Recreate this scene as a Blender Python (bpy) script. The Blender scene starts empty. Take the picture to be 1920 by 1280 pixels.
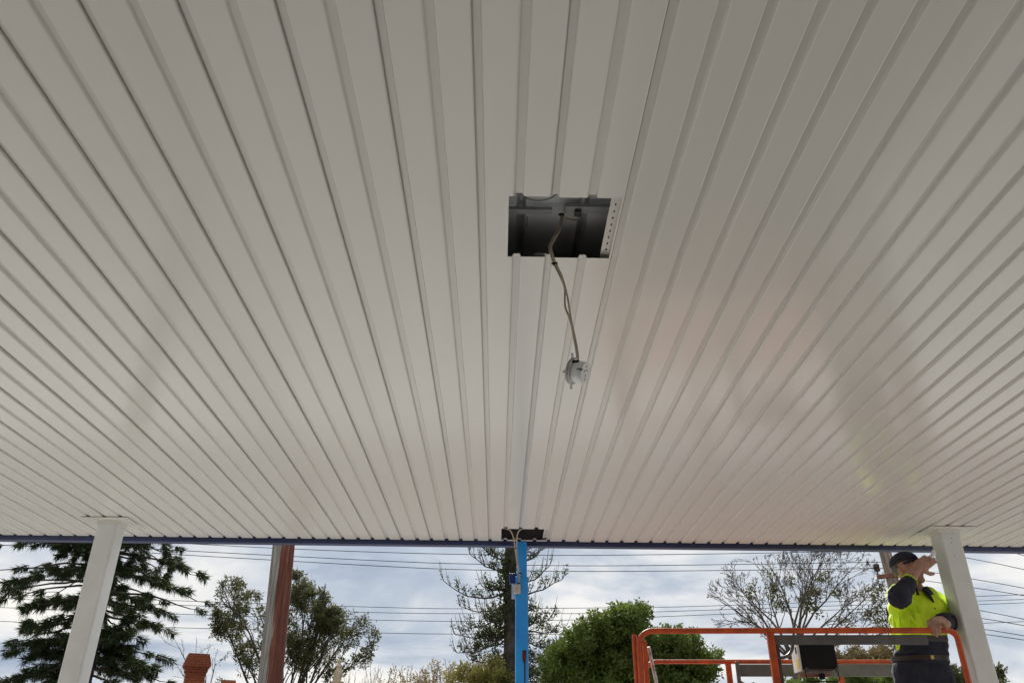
import bpy, math, random
from math import sin, cos, pi, radians, sqrt
from mathutils import Vector as V, Matrix

S = bpy.context.scene
C = S.collection
CAMZ = 1.6                       # eye height of the photographer
CEIL = CAMZ + 1.3589             # underside of the awning lining

# ------------------------------------------------------------------ camera
PITCH, YAW, ROLL, FPX = radians(28.293), radians(0.876), radians(0.300), 1480.0
fwd = V((sin(YAW)*cos(PITCH), cos(YAW)*cos(PITCH), sin(PITCH)))
r0 = V((cos(YAW), -sin(YAW), 0)); u0 = r0.cross(fwd)
rgt = r0*cos(ROLL) + u0*sin(ROLL); upv = -r0*sin(ROLL) + u0*cos(ROLL)
cam = bpy.data.cameras.new('camera'); camo = bpy.data.objects.new('camera', cam); C.objects.link(camo)
camo.matrix_world = Matrix(((rgt.x, upv.x, -fwd.x, 0), (rgt.y, upv.y, -fwd.y, 0), (rgt.z, upv.z, -fwd.z, CAMZ), (0, 0, 0, 1)))
cam.sensor_width = 36; cam.lens = FPX/1920*36; cam.clip_start = 0.05; cam.clip_end = 3000
S.camera = camo

# ------------------------------------------------------------------ sky, sun, exposure
SUN_EL, SUN_AZ = radians(36), radians(-4)      # azimuth measured from +Y towards +X: the sun is ahead, behind thin cloud
w = bpy.data.worlds.new('World'); S.world = w; w.use_nodes = True
nt = w.node_tree; nt.nodes.clear(); N = nt.nodes.new; LK = nt.links.new
out = N('ShaderNodeOutputWorld'); mixs = N('ShaderNodeMixShader')
bg1 = N('ShaderNodeBackground'); bg2 = N('ShaderNodeBackground')
sky = N('ShaderNodeTexSky'); sky.sky_type = 'NISHITA'; sky.sun_disc = False
sky.sun_elevation = SUN_EL; sky.sun_rotation = SUN_AZ
LK(sky.outputs[0], bg1.inputs[0]); bg1.inputs[1].default_value = 0.07
tc = N('ShaderNodeTexCoord'); sep = N('ShaderNodeSeparateXYZ'); LK(tc.outputs['Generated'], sep.inputs[0])
def math_node(op, a, b=None, tree=nt):
    n = tree.nodes.new('ShaderNodeMath'); n.operation = op
    for i, v in enumerate((a, b)):
        if v is None: continue
        if isinstance(v, (int, float)): n.inputs[i].default_value = v
        else: tree.links.new(v, n.inputs[i])
    return n.outputs[0]
den = math_node('ADD', math_node('MAXIMUM', sep.outputs[2], 0.0), 0.16)     # clouds lie in a flat layer overhead
cx = math_node('DIVIDE', sep.outputs[0], den); cy = math_node('DIVIDE', sep.outputs[1], den)
cmb = N('ShaderNodeCombineXYZ'); LK(cx, cmb.inputs[0]); LK(cy, cmb.inputs[1]); cmb.inputs[2].default_value = 3.7
def noise(vec, scale, detail, rough, tree=nt, dist=0.0):
    n = tree.nodes.new('ShaderNodeTexNoise'); tree.links.new(vec, n.inputs['Vector'])
    n.inputs['Scale'].default_value = scale; n.inputs['Detail'].default_value = detail
    n.inputs['Roughness'].default_value = rough; n.inputs['Distortion'].default_value = dist
    return n.outputs['Fac']
def ramp(fac, stops, tree=nt):
    n = tree.nodes.new('ShaderNodeValToRGB'); tree.links.new(fac, n.inputs[0])
    e = n.color_ramp.elements
    while len(e) < len(stops): e.new(0.5)
    for el, (p, c) in zip(e, stops):
        el.position = p; el.color = (*c, 1) if len(c) == 3 else c
    return n.outputs[0]
n1 = noise(cmb.outputs[0], 1.05, 7, 0.56, dist=0.35)
ccol = ramp(n1, [(0.36, (0.44, 0.52, 0.65)), (0.45, (0.57, 0.64, 0.74)), (0.51, (0.76, 0.80, 0.85)), (0.57, (0.95, 0.95, 0.94)), (0.68, (1.06, 1.04, 0.98))])
LK(ccol, bg2.inputs[0]); bg2.inputs[1].default_value = 0.68
n2 = noise(cmb.outputs[0], 0.6, 5, 0.6, dist=0.2)
cover = ramp(n2, [(0.30, (0.45,)*3), (0.42, (1, 1, 1))])
LK(cover, mixs.inputs[0]); LK(bg1.outputs[0], mixs.inputs[1]); LK(bg2.outputs[0], mixs.inputs[2])
LK(mixs.outputs[0], out.inputs[0])

sl = bpy.data.lights.new('sun', 'SUN'); sl.energy = 5.0; sl.angle = radians(12); sl.color = (1.0, 0.955, 0.89)
so = bpy.data.objects.new('sun', sl); C.objects.link(so)
sdir = V((sin(SUN_AZ)*cos(SUN_EL), cos(SUN_AZ)*cos(SUN_EL), sin(SUN_EL)))
so.rotation_euler = (-sdir).to_track_quat('-Z', 'Y').to_euler(); so.location = (0, 0, 30)

S.render.engine = 'CYCLES'
S.view_settings.view_transform = 'Standard'; S.view_settings.look = 'None'
S.view_settings.exposure = 0.46; S.view_settings.gamma = 1.0; S.view_settings.use_curve_mapping = False
S.cycles.max_bounces = 8; S.cycles.diffuse_bounces = 4; S.cycles.transparent_max_bounces = 12
S.cycles.caustics_reflective = False; S.cycles.caustics_refractive = False; S.cycles.blur_glossy = 1.0

# ------------------------------------------------------------------ helpers
def at(px, py, Y):
    """the point seen at photo pixel (px, py) at the distance Y in front of the photographer"""
    d = fwd + rgt*((px-960)/FPX) - upv*((py-640)/FPX)
    p = d*(Y/d.y); return V((p.x, p.y, p.z + CAMZ))
def atz(px, py, z):
    d = fwd + rgt*((px-960)/FPX) - upv*((py-640)/FPX)
    p = d*((z-CAMZ)/d.z); return V((p.x, p.y, z))

def lin(c):   # sRGB 0-255 to linear
    return tuple(((v/255)/12.92 if v/255 <= 0.04045 else ((v/255+0.055)/1.055)**2.4) for v in c)

class MB:
    def __init__(s): s.v = []; s.f = []
    def quad(s, a, b, c, d):
        i = len(s.v); s.v += [tuple(a), tuple(b), tuple(c), tuple(d)]; s.f.append((i, i+1, i+2, i+3)); return s
    def tri(s, a, b, c):
        i = len(s.v); s.v += [tuple(a), tuple(b), tuple(c)]; s.f.append((i, i+1, i+2)); return s
    def box(s, lo, hi, M=None):
        i = len(s.v)
        pts = [V((x, y, z)) for z in (lo[2], hi[2]) for y in (lo[1], hi[1]) for x in (lo[0], hi[0])]
        if M is not None: pts = [M @ p for p in pts]
        s.v += [tuple(p) for p in pts]
        s.f += [tuple(i+k for k in q) for q in ((0, 2, 3, 1), (4, 5, 7, 6), (0, 1, 5, 4), (2, 6, 7, 3), (0, 4, 6, 2), (1, 3, 7, 5))]
        return s
    def tube(s, pts, rad, n=6, cap=True):
        pts = [V(p) for p in pts]
        if not isinstance(rad, (list, tuple)): rad = [rad]*len(pts)
        rings = []; prev = None
        for k, p in enumerate(pts):
            t = (pts[min(k+1, len(pts)-1)] - pts[max(k-1, 0)])
            t = t.normalized() if t.length > 1e-9 else V((0, 0, 1))
            if prev is None:
                a = V((0, 0, 1)) if abs(t.z) < 0.9 else V((1, 0, 0)); prev = t.cross(a).normalized()
            else:
                prev = prev - t*prev.dot(t)
                prev = prev.normalized() if prev.length > 1e-6 else t.orthogonal().normalized()
            b = t.cross(prev); base = len(s.v)
            for j in range(n):
                a = 2*pi*j/n; s.v.append(tuple(p + (prev*cos(a) + b*sin(a))*rad[k]))
            rings.append(base)
        for k in range(len(rings)-1):
            for j in range(n):
                s.f.append((rings[k]+j, rings[k]+(j+1) % n, rings[k+1]+(j+1) % n, rings[k+1]+j))
        if cap:
            s.f.append(tuple(rings[0]+j for j in reversed(range(n)))); s.f.append(tuple(rings[-1]+j for j in range(n)))
        return s
    def lathe(s, prof, origin, n=24, M=None):
        base = len(s.v); o = V(origin)
        for (r, z) in prof:
            for j in range(n):
                p = V((r*cos(2*pi*j/n), r*sin(2*pi*j/n), z))
                s.v.append(tuple(o + (M @ p if M is not None else p)))
        for k in range(len(prof)-1):
            for j in range(n):
                s.f.append((base+k*n+j, base+k*n+(j+1) % n, base+(k+1)*n+(j+1) % n, base+(k+1)*n+j))
        s.f.append(tuple(base+j for j in reversed(range(n)))); s.f.append(tuple(base+(len(prof)-1)*n+j for j in range(n)))
        return s
    def ell(s, c, r, M=None, nu=14, nv=9):
        c = V(c); base = len(s.v)
        for i in range(nv+1):
            ph = pi*i/nv
            for j in range(nu):
                th = 2*pi*j/nu; p = V((r[0]*sin(ph)*cos(th), r[1]*sin(ph)*sin(th), r[2]*cos(ph)))
                s.v.append(tuple(c + (M @ p if M is not None else p)))
        for i in range(nv):
            for j in range(nu):
                s.f.append((base+i*nu+j, base+(i+1)*nu+j, base+(i+1)*nu+(j+1) % nu, base+i*nu+(j+1) % nu))
        return s
    def cap(s, a, b, ra, rb, n=12):       # a tapered limb with round ends
        a = V(a); b = V(b); t = (b-a).normalized()
        pts = []; rad = []
        for k in range(5):
            q = pi/2*k/4; pts.append(a - t*ra*cos(q)); rad.append(max(ra*sin(q), 1e-4))
        for k in range(5):
            q = pi/2*(1-k/4); pts.append(b + t*rb*cos(q)); rad.append(max(rb*sin(q), 1e-4))
        return s.tube(pts, rad, n)
    def mesh(s, name):
        m = bpy.data.meshes.new(name); m.from_pydata(s.v, [], s.f); m.update(); return m
    def build(s, name, mat, parent=None, smooth=None, bevel=None):
        m = s.mesh(name); return obj(name, m, mat, parent, smooth, bevel)

def obj(name, m, mat, parent=None, smooth=None, bevel=None):
    if mat is not None and not m.materials: m.materials.append(mat)
    o = bpy.data.objects.new(name, m); C.objects.link(o); o.parent = parent
    if smooth is not None:
        if smooth >= 180: m.shade_smooth()
        else:
            m.shade_smooth(); m.set_sharp_from_angle(angle=radians(smooth))
    if bevel:
        b = o.modifiers.new('bevel', 'BEVEL'); b.width = bevel; b.segments = 3; b.limit_method = 'ANGLE'; b.angle_limit = radians(40)
        m.shade_smooth(); m.set_sharp_from_angle(angle=radians(50))
    return o
def tag(o, label=None, cat=None, group=None, kind=None):
    if label: o['label'] = label
    if cat: o['category'] = cat
    if group: o['group'] = group
    if kind: o['kind'] = kind
    return o
def empty(name, loc=(0, 0, 0), label=None, cat=None, group=None):
    o = bpy.data.objects.new(name, None); C.objects.link(o); o.location = loc; o.empty_display_size = 0.1
    return tag(o, label, cat, group)
def hang(o, parent):       # parent while the part keeps its place in the world
    o.parent = parent; o.matrix_parent_inverse = Matrix.Translation(parent.location).inverted() if parent.type == 'EMPTY' else Matrix.Identity(4)
    return o

# ------------------------------------------------------------------ materials
def mat(name, col, rough=0.5, metal=0.0, spec=0.5, var=0.0, vscale=5.0, vcol=None, bump=0.0, bscale=40.0, stretch=(1, 1, 1), coat=0.0, trans=0.0, detail=4):
    m = bpy.data.materials.new(name); m.use_nodes = True; t = m.node_tree; b = t.nodes['Principled BSDF']
    b.inputs['Base Color'].default_value = (*col, 1); b.inputs['Roughness'].default_value = rough
    b.inputs['Metallic'].default_value = metal; b.inputs['Specular IOR Level'].default_value = spec
    b.inputs['Coat Weight'].default_value = coat; b.inputs['Transmission Weight'].default_value = trans
    if var or bump:
        tcn = t.nodes.new('ShaderNodeTexCoord'); mp = t.nodes.new('ShaderNodeMapping'); mp.inputs['Scale'].default_value = stretch
        t.links.new(tcn.outputs['Object'], mp.inputs[0]); vec = mp.outputs[0]
    if var:
        n = noise(vec, vscale, detail, 0.6, t)
        c2 = vcol if vcol else tuple(c*(1-var) for c in col); c1 = col if vcol else tuple(min(1, c*(1+var)) for c in col)
        LNK = t.links.new; LNK(ramp(n, [(0.35, c2), (0.65, c1)], t), b.inputs['Base Color'])
    if bump:
        bn = t.nodes.new('ShaderNodeBump'); bn.inputs['Strength'].default_value = bump; bn.inputs['Distance'].default_value = 0.02
        t.links.new(noise(vec, bscale, 3, 0.55, t), bn.inputs['Height']); t.links.new(bn.outputs[0], b.inputs['Normal'])
    return m

def leafmat(name, c1, c2, scale=1.2, transl=0.35):
    m = bpy.data.materials.new(name); m.use_nodes = True; t = m.node_tree; b = t.nodes['Principled BSDF']
    b.inputs['Roughness'].default_value = 0.6; b.inputs['Specular IOR Level'].default_value = 0.3
    tcn = t.nodes.new('ShaderNodeTexCoord'); g = t.nodes.new('ShaderNodeNewGeometry')
    n = noise(tcn.outputs['Object'], scale, 4, 0.65, t)
    f = math_node('ADD', math_node('MULTIPLY', n, 0.6), math_node('MULTIPLY', g.outputs['Random Per Island'], 0.4), t)
    r = ramp(f, [(0.3, c1), (0.7, c2)], t); t.links.new(r, b.inputs['Base Color'])
    tr = t.nodes.new('ShaderNodeBsdfTranslucent'); t.links.new(r, tr.inputs[0])
    mx = t.nodes.new('ShaderNodeMixShader'); mx.inputs[0].default_value = transl
    o = t.nodes['Material Output']; t.links.new(b.outputs[0], mx.inputs[1]); t.links.new(tr.outputs[0], mx.inputs[2]); t.links.new(mx.outputs[0], o.inputs[0])
    return m

# the lining: prepainted steel, satin, with a faint oil-canning and dust
def lining_material():
    m = bpy.data.materials.new('lining_paint'); m.use_nodes = True; t = m.node_tree; b = t.nodes['Principled BSDF']
    tcn = t.nodes.new('ShaderNodeTexCoord'); inf = t.nodes.new('ShaderNodeObjectInfo')
    g = t.nodes.new('ShaderNodeNewGeometry')
    n = noise(g.outputs['Position'], 1.3, 6, 0.65, t)
    f = math_node('ADD', math_node('MULTIPLY', n, 0.8), math_node('MULTIPLY', inf.outputs['Random'], 0.2), t)
    LNK = t.links.new
    LNK(ramp(f, [(0.3, (0.66, 0.645, 0.61)), (0.7, (0.705, 0.69, 0.655))], t), b.inputs['Base Color'])
    b.inputs['Specular IOR Level'].default_value = 0.62
    b.inputs['Roughness'].default_value = 0.17
    mp = t.nodes.new('ShaderNodeMapping'); mp.inputs['Scale'].default_value = (9, 1.6, 1); LNK(g.outputs['Position'], mp.inputs[0])
    bn = t.nodes.new('ShaderNodeBump'); bn.inputs['Strength'].default_value = 0.035; bn.inputs['Distance'].default_value = 0.01
    LNK(noise(mp.outputs[0], 1.0, 2, 0.5, t), bn.inputs['Height'])
    LNK(bn.outputs[0], b.inputs['Normal'])
    return m
M_LIN = lining_material()
M_POST = mat('post_paint', (0.68, 0.70, 0.71), 0.38, var=0.05, vscale=6, bump=0.06, bscale=60)
M_NAVY = mat('fascia_blue', lin((40, 52, 92)), 0.35, var=0.08, vscale=4)
M_BLUE = mat('post_blue', (0.030, 0.34, 0.98), 0.32, var=0.16, vscale=5, detail=8, bump=0.04, bscale=80)
M_ZINC = mat('zincalume', (0.66, 0.67, 0.68), 0.45, metal=0.1, var=0.12, vscale=9, bump=0.03)
M_STEEL = mat('purlin_galvanised', (0.42, 0.43, 0.44), 0.45, metal=0.2, var=0.15, vscale=14)
M_CONC = mat('concrete', (0.46, 0.455, 0.44), 0.85, var=0.14, vscale=1.5, bump=0.2, bscale=60, detail=8)
M_ASPH = mat('asphalt', (0.052, 0.052, 0.054), 0.9, var=0.25, vscale=3, bump=0.5, bscale=160)
M_GRASS = mat('grass_ground', (0.10, 0.11, 0.045), 0.95, var=0.4, vscale=0.5, vcol=(0.16, 0.13, 0.07), bump=0.5, bscale=30)
M_KERB = mat('kerb_concrete', (0.36, 0.35, 0.33), 0.85, var=0.12, vscale=3)
M_LINE = mat('road_paint', (0.78, 0.78, 0.75), 0.7, var=0.08, vscale=10)
M_WALL = mat('rendered_wall', (0.52, 0.48, 0.42), 0.8, var=0.07, vscale=2, bump=0.1)
M_GLASS = mat('shop_glass', (0.03, 0.035, 0.04), 0.05)
M_WHITE = mat('white_plastic', (0.82, 0.83, 0.85), 0.3)
M_BLACK = mat('black_plastic', (0.006, 0.006, 0.0065), 0.6, spec=0.25)
M_CABLE = mat('cable_sheath', (0.40, 0.35, 0.27), 0.45, var=0.1, vscale=20)
M_BOXP = mat('junction_box_plastic', (0.50, 0.47, 0.43), 0.45)
M_ORANGE = mat('lift_orange', (0.60, 0.088, 0.012), 0.45, var=0.2, vscale=14, vcol=(0.33, 0.052, 0.014), bump=0.15, bscale=35, detail=9)
M_LGREY = mat('lift_grey', (0.10, 0.10, 0.102), 0.45, var=0.2, vscale=12)
M_DGREY = mat('lift_dark', (0.055, 0.055, 0.06), 0.5, var=0.2, vscale=12)
M_TYRE = mat('tyre_rubber', (0.02, 0.02, 0.02), 0.8)
M_YEL = mat('label_yellow', (0.72, 0.60, 0.05), 0.5)
M_LABEL = mat('label_white', (0.72, 0.72, 0.68), 0.45, var=0.1, vscale=25)
M_RUST = mat('red_primer', (0.075, 0.012, 0.010), 0.6, var=0.35, vscale=30)

# ------------------------------------------------------------------ ground
g = MB(); R_ = 1500
g.quad((-R_, -R_, 0), (R_, -R_, 0), (R_, R_, 0), (-R_, R_, 0)); tag(g.build('ground', M_GRASS), kind='structure')
tag(MB().box((-40, -12, -0.3), (40, 10.6, 0.13)).build('footpath', M_CONC), kind='structure')
tag(MB().box((-40, 10.602, -0.3), (40, 10.78, 0.134)).build('kerb', M_KERB, bevel=0.02), kind='structure')
tag(MB().quad((-200, 10.782, 0.004), (200, 10.782, 0.004), (200, 18.0, 0.004), (-200, 18.0, 0.004)).build('road', M_ASPH), kind='structure')
mk = MB()
for i in range(-14, 15): mk.box((i*7.0, 14.3, 0.005), (i*7.0+3, 14.42, 0.008))
tag(mk.build('lane_marking', M_LINE), kind='structure')
tag(MB().box((-200, 18.002, -0.3), (200, 18.2, 0.14)).build('kerb', M_KERB, bevel=0.02), kind='structure')
GZ = 0.13      # footpath level

# ------------------------------------------------------------------ shop behind the photographer (carries the awning)
shop = empty('shop_building', (0, -2.6, GZ), 'pale rendered shop front the awning is fixed to', 'building')
def shp(mb, name, m, **k): o = mb.build(name, m, **k); return hang(o, shop)
shp(MB().box((-14, -6, GZ), (14, -2.6, 3.9)), 'wall', M_WALL)
for x0 in (-5.4, -2.2, 1.6):
    fr = shp(MB().box((x0, -2.6, 0.75), (x0+2.6, -2.57, 2.65)), 'window', M_LGREY)
    gl = MB().box((x0+0.06, -2.568, 0.81), (x0+2.54, -2.56, 2.59)).build('pane', M_GLASS); gl.parent = fr
shp(MB().box((0.55, -2.6, GZ+0.01), (1.45, -2.56, 2.3)), 'door', M_LGREY)

# ------------------------------------------------------------------ awning
aw = empty('awning', (0, 0, CEIL), 'shop awning lined with cream ribbed steel panels under a blue edge beam', 'awning')
XJ = -0.0706          # a joint between two panels; panels cover 200 mm
Y_NEAR, Y_FAR = -2.55, 5.402
SL = 0.0115           # the street edge is not quite square to the ribs
HOLES = [(1.695, 1.982), (5.087, 5.366)]; HX0, HX1 = 0.0155, 0.323
PROF = [(-0.032, .0155), (.0035, .0155), (.0037, .0118), (.0185, .0115), (.0196, .0106), (.0224, .0014), (.0233, .0004), (.0248, 0),
        (.0970, 0), (.0992, .0007), (.1008, .0024), (.1038, .0106), (.1050, .0115), (.1222, .0115), (.1234, .0106), (.1264, .0014), (.1274, .0004), (.1286, 0),
        (.1966, 0), (.1987, .0008), (.2, .0026), (.2, .0140)]
def panel_mesh(k=None):
    prof = list(PROF)
    ys = [Y_NEAR, Y_FAR]; skip = lambda u, y: False
    if k in (0, 1, 2):
        x0 = XJ + 0.2*k
        cut0, cut1 = HX0-x0, HX1-x0
        if k < 2:
            for c in (cut0, cut1):
                if 0.0248 < c < 0.1966:
                    i = next(i for i, (u, z) in enumerate(prof) if u > c); prof.insert(i, (c, 0.0))
            ys = [Y_NEAR] + [y for h in HOLES for y in h] + [Y_FAR]
            def skip(u, y, a=max(cut0, -0.04), b=cut1):
                return any(h[0] < y < h[1] for h in HOLES) and a-1e-6 < u < b+1e-6
        else:      # its nailing flange, slotted, is seen through the openings
            prof = [(-.032, .0155), (-.019, .0155), (-.0145, .0155)] + prof[1:]
            ys = [Y_NEAR]
            for h in HOLES:
                y = h[0]+0.008
                while y < h[1]-0.01: ys += [y, y+0.011]; y += 0.031
            slots = set(round(a, 4) for a in ys[1::2]); ys.append(Y_FAR)
            def skip(u, y):
                if not (-.019 < u < -.0145): return False
                return any(s < y < s+0.011 for s in slots)
    mb = MB(); n = len(prof)
    # the mesh lives at the panel's own origin; the hole's edge wavers as hand-cut tin does
    rnd = random.Random(5)
    for y in ys:
        for (u, z) in prof: mb.v.append((u, y, z))
    for j in range(len(ys)-1):
        for i in range(n-1):
            um, ym = (prof[i][0]+prof[i+1][0])/2, (ys[j]+ys[j+1])/2
            if skip(um, ym): continue
            mb.f.append((j*n+i, (j+1)*n+i, (j+1)*n+i+1, j*n+i+1))
    m = mb.mesh('panel'); m.materials.append(M_LIN); return m      # folded sheet: every facet stays flat
PM = panel_mesh()
for k in range(-30, 30):
    m = panel_mesh(k) if k in (0, 1, 2) else PM
    o = bpy.data.objects.new('panel', m); C.objects.link(o); o.parent = aw
    rr = random.Random(k*7+1)
    o.location = (XJ + 0.2*k, SL*(XJ+0.2*k+.1) + (rr.uniform(-.0025, .0025) if k not in (0, 1, 2) else 0), rr.uniform(0, .0006))
# roof over the lining
RZ = CEIL + 0.13
def rib_sheet(y0, y1, z, x0=-6.2, x1=6.0, pitch=0.19):
    mb = MB(); pts = []; x = x0
    while x < x1:
        pts += [(x, 0), (x+pitch-0.03, 0), (x+pitch-0.02, 0.024), (x+pitch-0.010, 0.024)]; x += pitch
    pts.append((x, 0))
    for y in (y0, y1):
        for (a, b) in pts: mb.v.append((a, y, z+b))
    n = len(pts)
    for i in range(n-1): mb.f.append((i, i+1, n+i+1, n+i))
    return mb
YL = 1.905
hang(rib_sheet(-2.6, YL+0.06, RZ+0.013).build('roof_sheet', M_ZINC), aw)
s2 = hang(rib_sheet(YL, 5.6, RZ).build('roof_sheet', M_ZINC), aw)
hang(MB().box((-6.2, YL+0.0, RZ-0.012), (0.148, YL+0.022, RZ-0.001)).build('lap_edge', M_STEEL), aw)
hang(MB().box((0.185, YL-0.02, RZ-0.014), (6, YL+0.012, RZ-0.001)).build('lap_edge', M_STEEL), aw)
hang(MB().box((0.215, YL-0.01, RZ-0.026), (0.236, YL+0.015, RZ-0.015)).build('clip', M_DGREY, bevel=.003), aw)
pen = MB()
pen.tube([(0.105+0.062*cos(a), YL-0.075+0.062*sin(a), RZ+0.012) for a in [pi*2*i/36 for i in range(0, 33)]], 0.0012, 4)
pen.tube([(0.105-0.02+0.05*sin(a), YL-0.02-0.10*cos(a)+0.0, RZ+0.0122) for a in [0.1+1.3*i/14 for i in range(15)]], 0.0011, 4)
pen.tube([(0.075, YL+0.05, RZ-0.001), (0.075, YL+0.10, RZ-0.001)], 0.0012, 4)
hang(pen.build('pencil_mark', M_BLACK), aw)
# purlin beyond, end closures, street edge beam
Mf = Matrix.Rotation(math.atan(SL), 4, 'Z')
fb = MB().box((-6.1, 5.413, CEIL-0.029), (6.0, 5.475, CEIL+0.34), Mf)
hang(fb.build('edge_beam', M_NAVY, bevel=0.004), aw)
hang(MB().box((-6.1, 5.40, CEIL+0.0165), (6.0, 5.412, CEIL+0.30), Mf).build('panel_support', M_DGREY), aw)
hang(MB().box((-6.26, -2.6, CEIL-0.03), (-6.21, 5.6, CEIL+0.3)).build('end_beam', M_NAVY), aw)
hang(MB().box((6.02, -2.6, CEIL-0.03), (6.07, 5.6, CEIL+0.3)).build('end_beam', M_NAVY), aw)
hang(MB().box((-6.2, 3.2, CEIL+0.018), (6.0, 3.26, CEIL+0.12)).build('purlin', M_STEEL), aw)

# ------------------------------------------------------------------ posts under the awning
def white_post(x, y, wdt, label, mirror=1):
    p = empty('support_post', (x, y, GZ), label, 'post')
    h = wdt/2
    hang(MB().box((x-h, y-h, GZ+0.012), (x+h, y+h, CEIL-0.0065)).build('shaft', M_POST, bevel=0.011), p)
    hang(MB().box((x-.12, y-.12, GZ), (x+.12, y+.12, GZ+.012)).build('base_plate', M_POST, bevel=.003), p)
    # flashing cut round the post in two pieces, one lapped over the other
    cx_, yb = x, y
    f1 = MB(); a, b = 0.147, h+0.002
    f1.box((cx_-a, y-a+0.02, CEIL-0.0062), (cx_+a, y-b, CEIL-0.0032))
    f1.box((cx_-a, y-b+.0004, CEIL-0.0062), (cx_-b, y+0.045, CEIL-0.0032)); f1.box((cx_+b, y-b+.0004, CEIL-0.0062), (cx_+a, y+0.045, CEIL-0.0032))
    hang(f1.build('flashing', M_LIN), p)
    f2 = MB(); f2.box((cx_-a-.006, y+b, CEIL-0.0030), (cx_+a+.006, y+a, CEIL-0.0008))
    f2.box((cx_-a-.006, y+.025, CEIL-0.0030), (cx_-b, y+b-.0004, CEIL-0.0008)); f2.box((cx_+b, y+.025, CEIL-0.0030), (cx_+a+.006, y+b-.0004, CEIL-0.0008))
    hang(f2.build('flashing', M_LIN), p)
    cl = MB(); t = 0.004
    cl.box((x-h-t, y-h-t, CEIL-0.028), (x+h+t, y-h-.0005, CEIL-0.0064)); cl.box((x-h-t, y+h+.0005, CEIL-0.028), (x+h+t, y+h+t, CEIL-0.0064))
    cl.box((x-h-t, y-h-.0004, CEIL-0.028), (x-h-.0005, y+h+.0004, CEIL-0.0064)); cl.box((x+h+.0005, y-h-.0004, CEIL-0.028), (x+h+t, y+h+.0004, CEIL-0.0064))
    hang(cl.build('collar', M_LIN), p)
    return p
white_post(-2.460, 5.014, 0.125, 'off-white square steel post in front of the dark spiky pine')
rp = white_post(2.886, 5.044, 0.130, 'off-white square steel post beside the worker in the yellow shirt')
for (px, py) in ((1790, 1041), (1785.5, 1000), (1784.5, 1008), (1784, 1017), (1777, 1163)):
    q = at(px, py, 4.979); hang(MB().lathe([(0.0001, -.0004), (.0036, -.0004), (.003, .0008), (.0001, .001)], q, 8, Matrix.Rotation(pi/2, 3, 'X')).build('screw_head', M_LGREY), rp)

# blue post with the wider sleeve, at the beam
YB = 5.392
sz = at(978, 1080, YB).z
bp = empty('blue_post', (0.155, 5.43, GZ), 'bright blue steel post under the beam with a wider lower sleeve', 'post')
xl0, xl1 = at(966.6, 1150, YB).x, at(990.6, 1150, YB).x
xu0, xu1 = at(969.8, 1050, YB).x, at(988, 1050, YB).x
hang(MB().box((xl0, YB, GZ+.01), (xl1, YB+0.087, sz)).build('sleeve', M_BLUE, bevel=0.006), bp)
hang(MB().box((xu0, YB+0.002, sz-0.01), (xu1, YB+0.019, CEIL-0.004)).build('shaft', M_BLUE, bevel=0.004), bp)
hang(MB().box((xu0, YB+0.0195, sz-0.01), (xu1, YB+0.065, CEIL-0.032)).build('shaft', M_BLUE, bevel=0.004), bp)
hang(MB().box((xl0-.06, YB-.06, GZ), (xl1+.06, YB+.14, GZ+.01)).build('base_plate', M_BLUE, bevel=.003), bp)
a = at(959.5, 1093, YB); b_ = at(966, 1121, YB)
M_PALE = mat('pale_blue_paint', (0.40, 0.55, 0.78), 0.4)
hang(MB().box((a.x, YB+0.012, b_.z), (xl0-0.0005, YB+0.03, a.z)).build('side_plate', M_PALE, bevel=.002), bp)
a = at(955, 1075, YB+.05); b_ = at(966, 1094, YB+.05)
hang(MB().box((a.x, YB+0.035, b_.z), (xl0-.0005, YB+0.075, a.z)).build('bracket', mat('bracket_blue', (0.012, 0.03, 0.16), 0.4), bevel=.004), bp)
pa = at(982.5, 1218, YB); pb = at(982.5, 1241, YB); pc = at(984.5, 1280, YB)
prim = MB(); pr = [(-.0105, 0), (-.013, -.012), (-.013, -.05), (-.008, -.068), (-.002, -.078), (.000, -.4), (.006, -.4), (.0075, -.078), (.012, -.06), (.013, -.012), (.0095, 0.001)]
i0 = len(prim.v)
for d in (-.0018, .001):
    for (dx, dz) in pr: prim.v.append((pa.x+.002+dx, YB+d, pa.z+dz))
n = len(pr); prim.f.append(tuple(range(n))); prim.f.append(tuple(reversed(range(n, 2*n))))
for i in range(n): prim.f.append((i, n+i, n+(i+1) % n, (i+1) % n))
o = prim.build('primer_patch', M_RUST); o['label'] = 'dark red unpainted patch running down the post'; hang(o, bp)

# junction box tied to the post, with its two cables
jb = empty('junction_box', at(969.5, 1112, 5.37), 'small beige junction box hanging on cables against the blue post', 'junction box')
a, b_ = at(963.2, 1095.5, 5.36), at(976, 1112, 5.36)
jo = MB().box((a.x, 5.345, b_.z), (b_.x, 5.384, a.z)).build('housing', M_BOXP, bevel=.004); hang(jo, jb)
lid = MB().box((a.x+.003, 5.341, b_.z+.003), (b_.x-.003, 5.3448, a.z-.003)).build('lid', M_BOXP, bevel=.0015); lid.parent = jo; 
hang(MB().tube([at(967.5, 1102.5, 5.3405), at(968.3, 1101.5, 5.3405), at(970, 1102, 5.3405)], .0016, 5).build('latch', M_LGREY), jb)
def smooth_path(pts, n=6):
    pts = [V(p) for p in pts]; o = []
    for i in range(len(pts)-1):
        p0, p1, p2, p3 = pts[max(i-1, 0)], pts[i], pts[i+1], pts[min(i+2, len(pts)-1)]
        for k in range(n):
            t = k/n; o.append(0.5*((2*p1) + (p2-p0)*t + (2*p0-5*p1+4*p2-p3)*t*t + (3*p1-p0-3*p2+p3)*t**3))
    o.append(pts[-1]); return o
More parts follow.
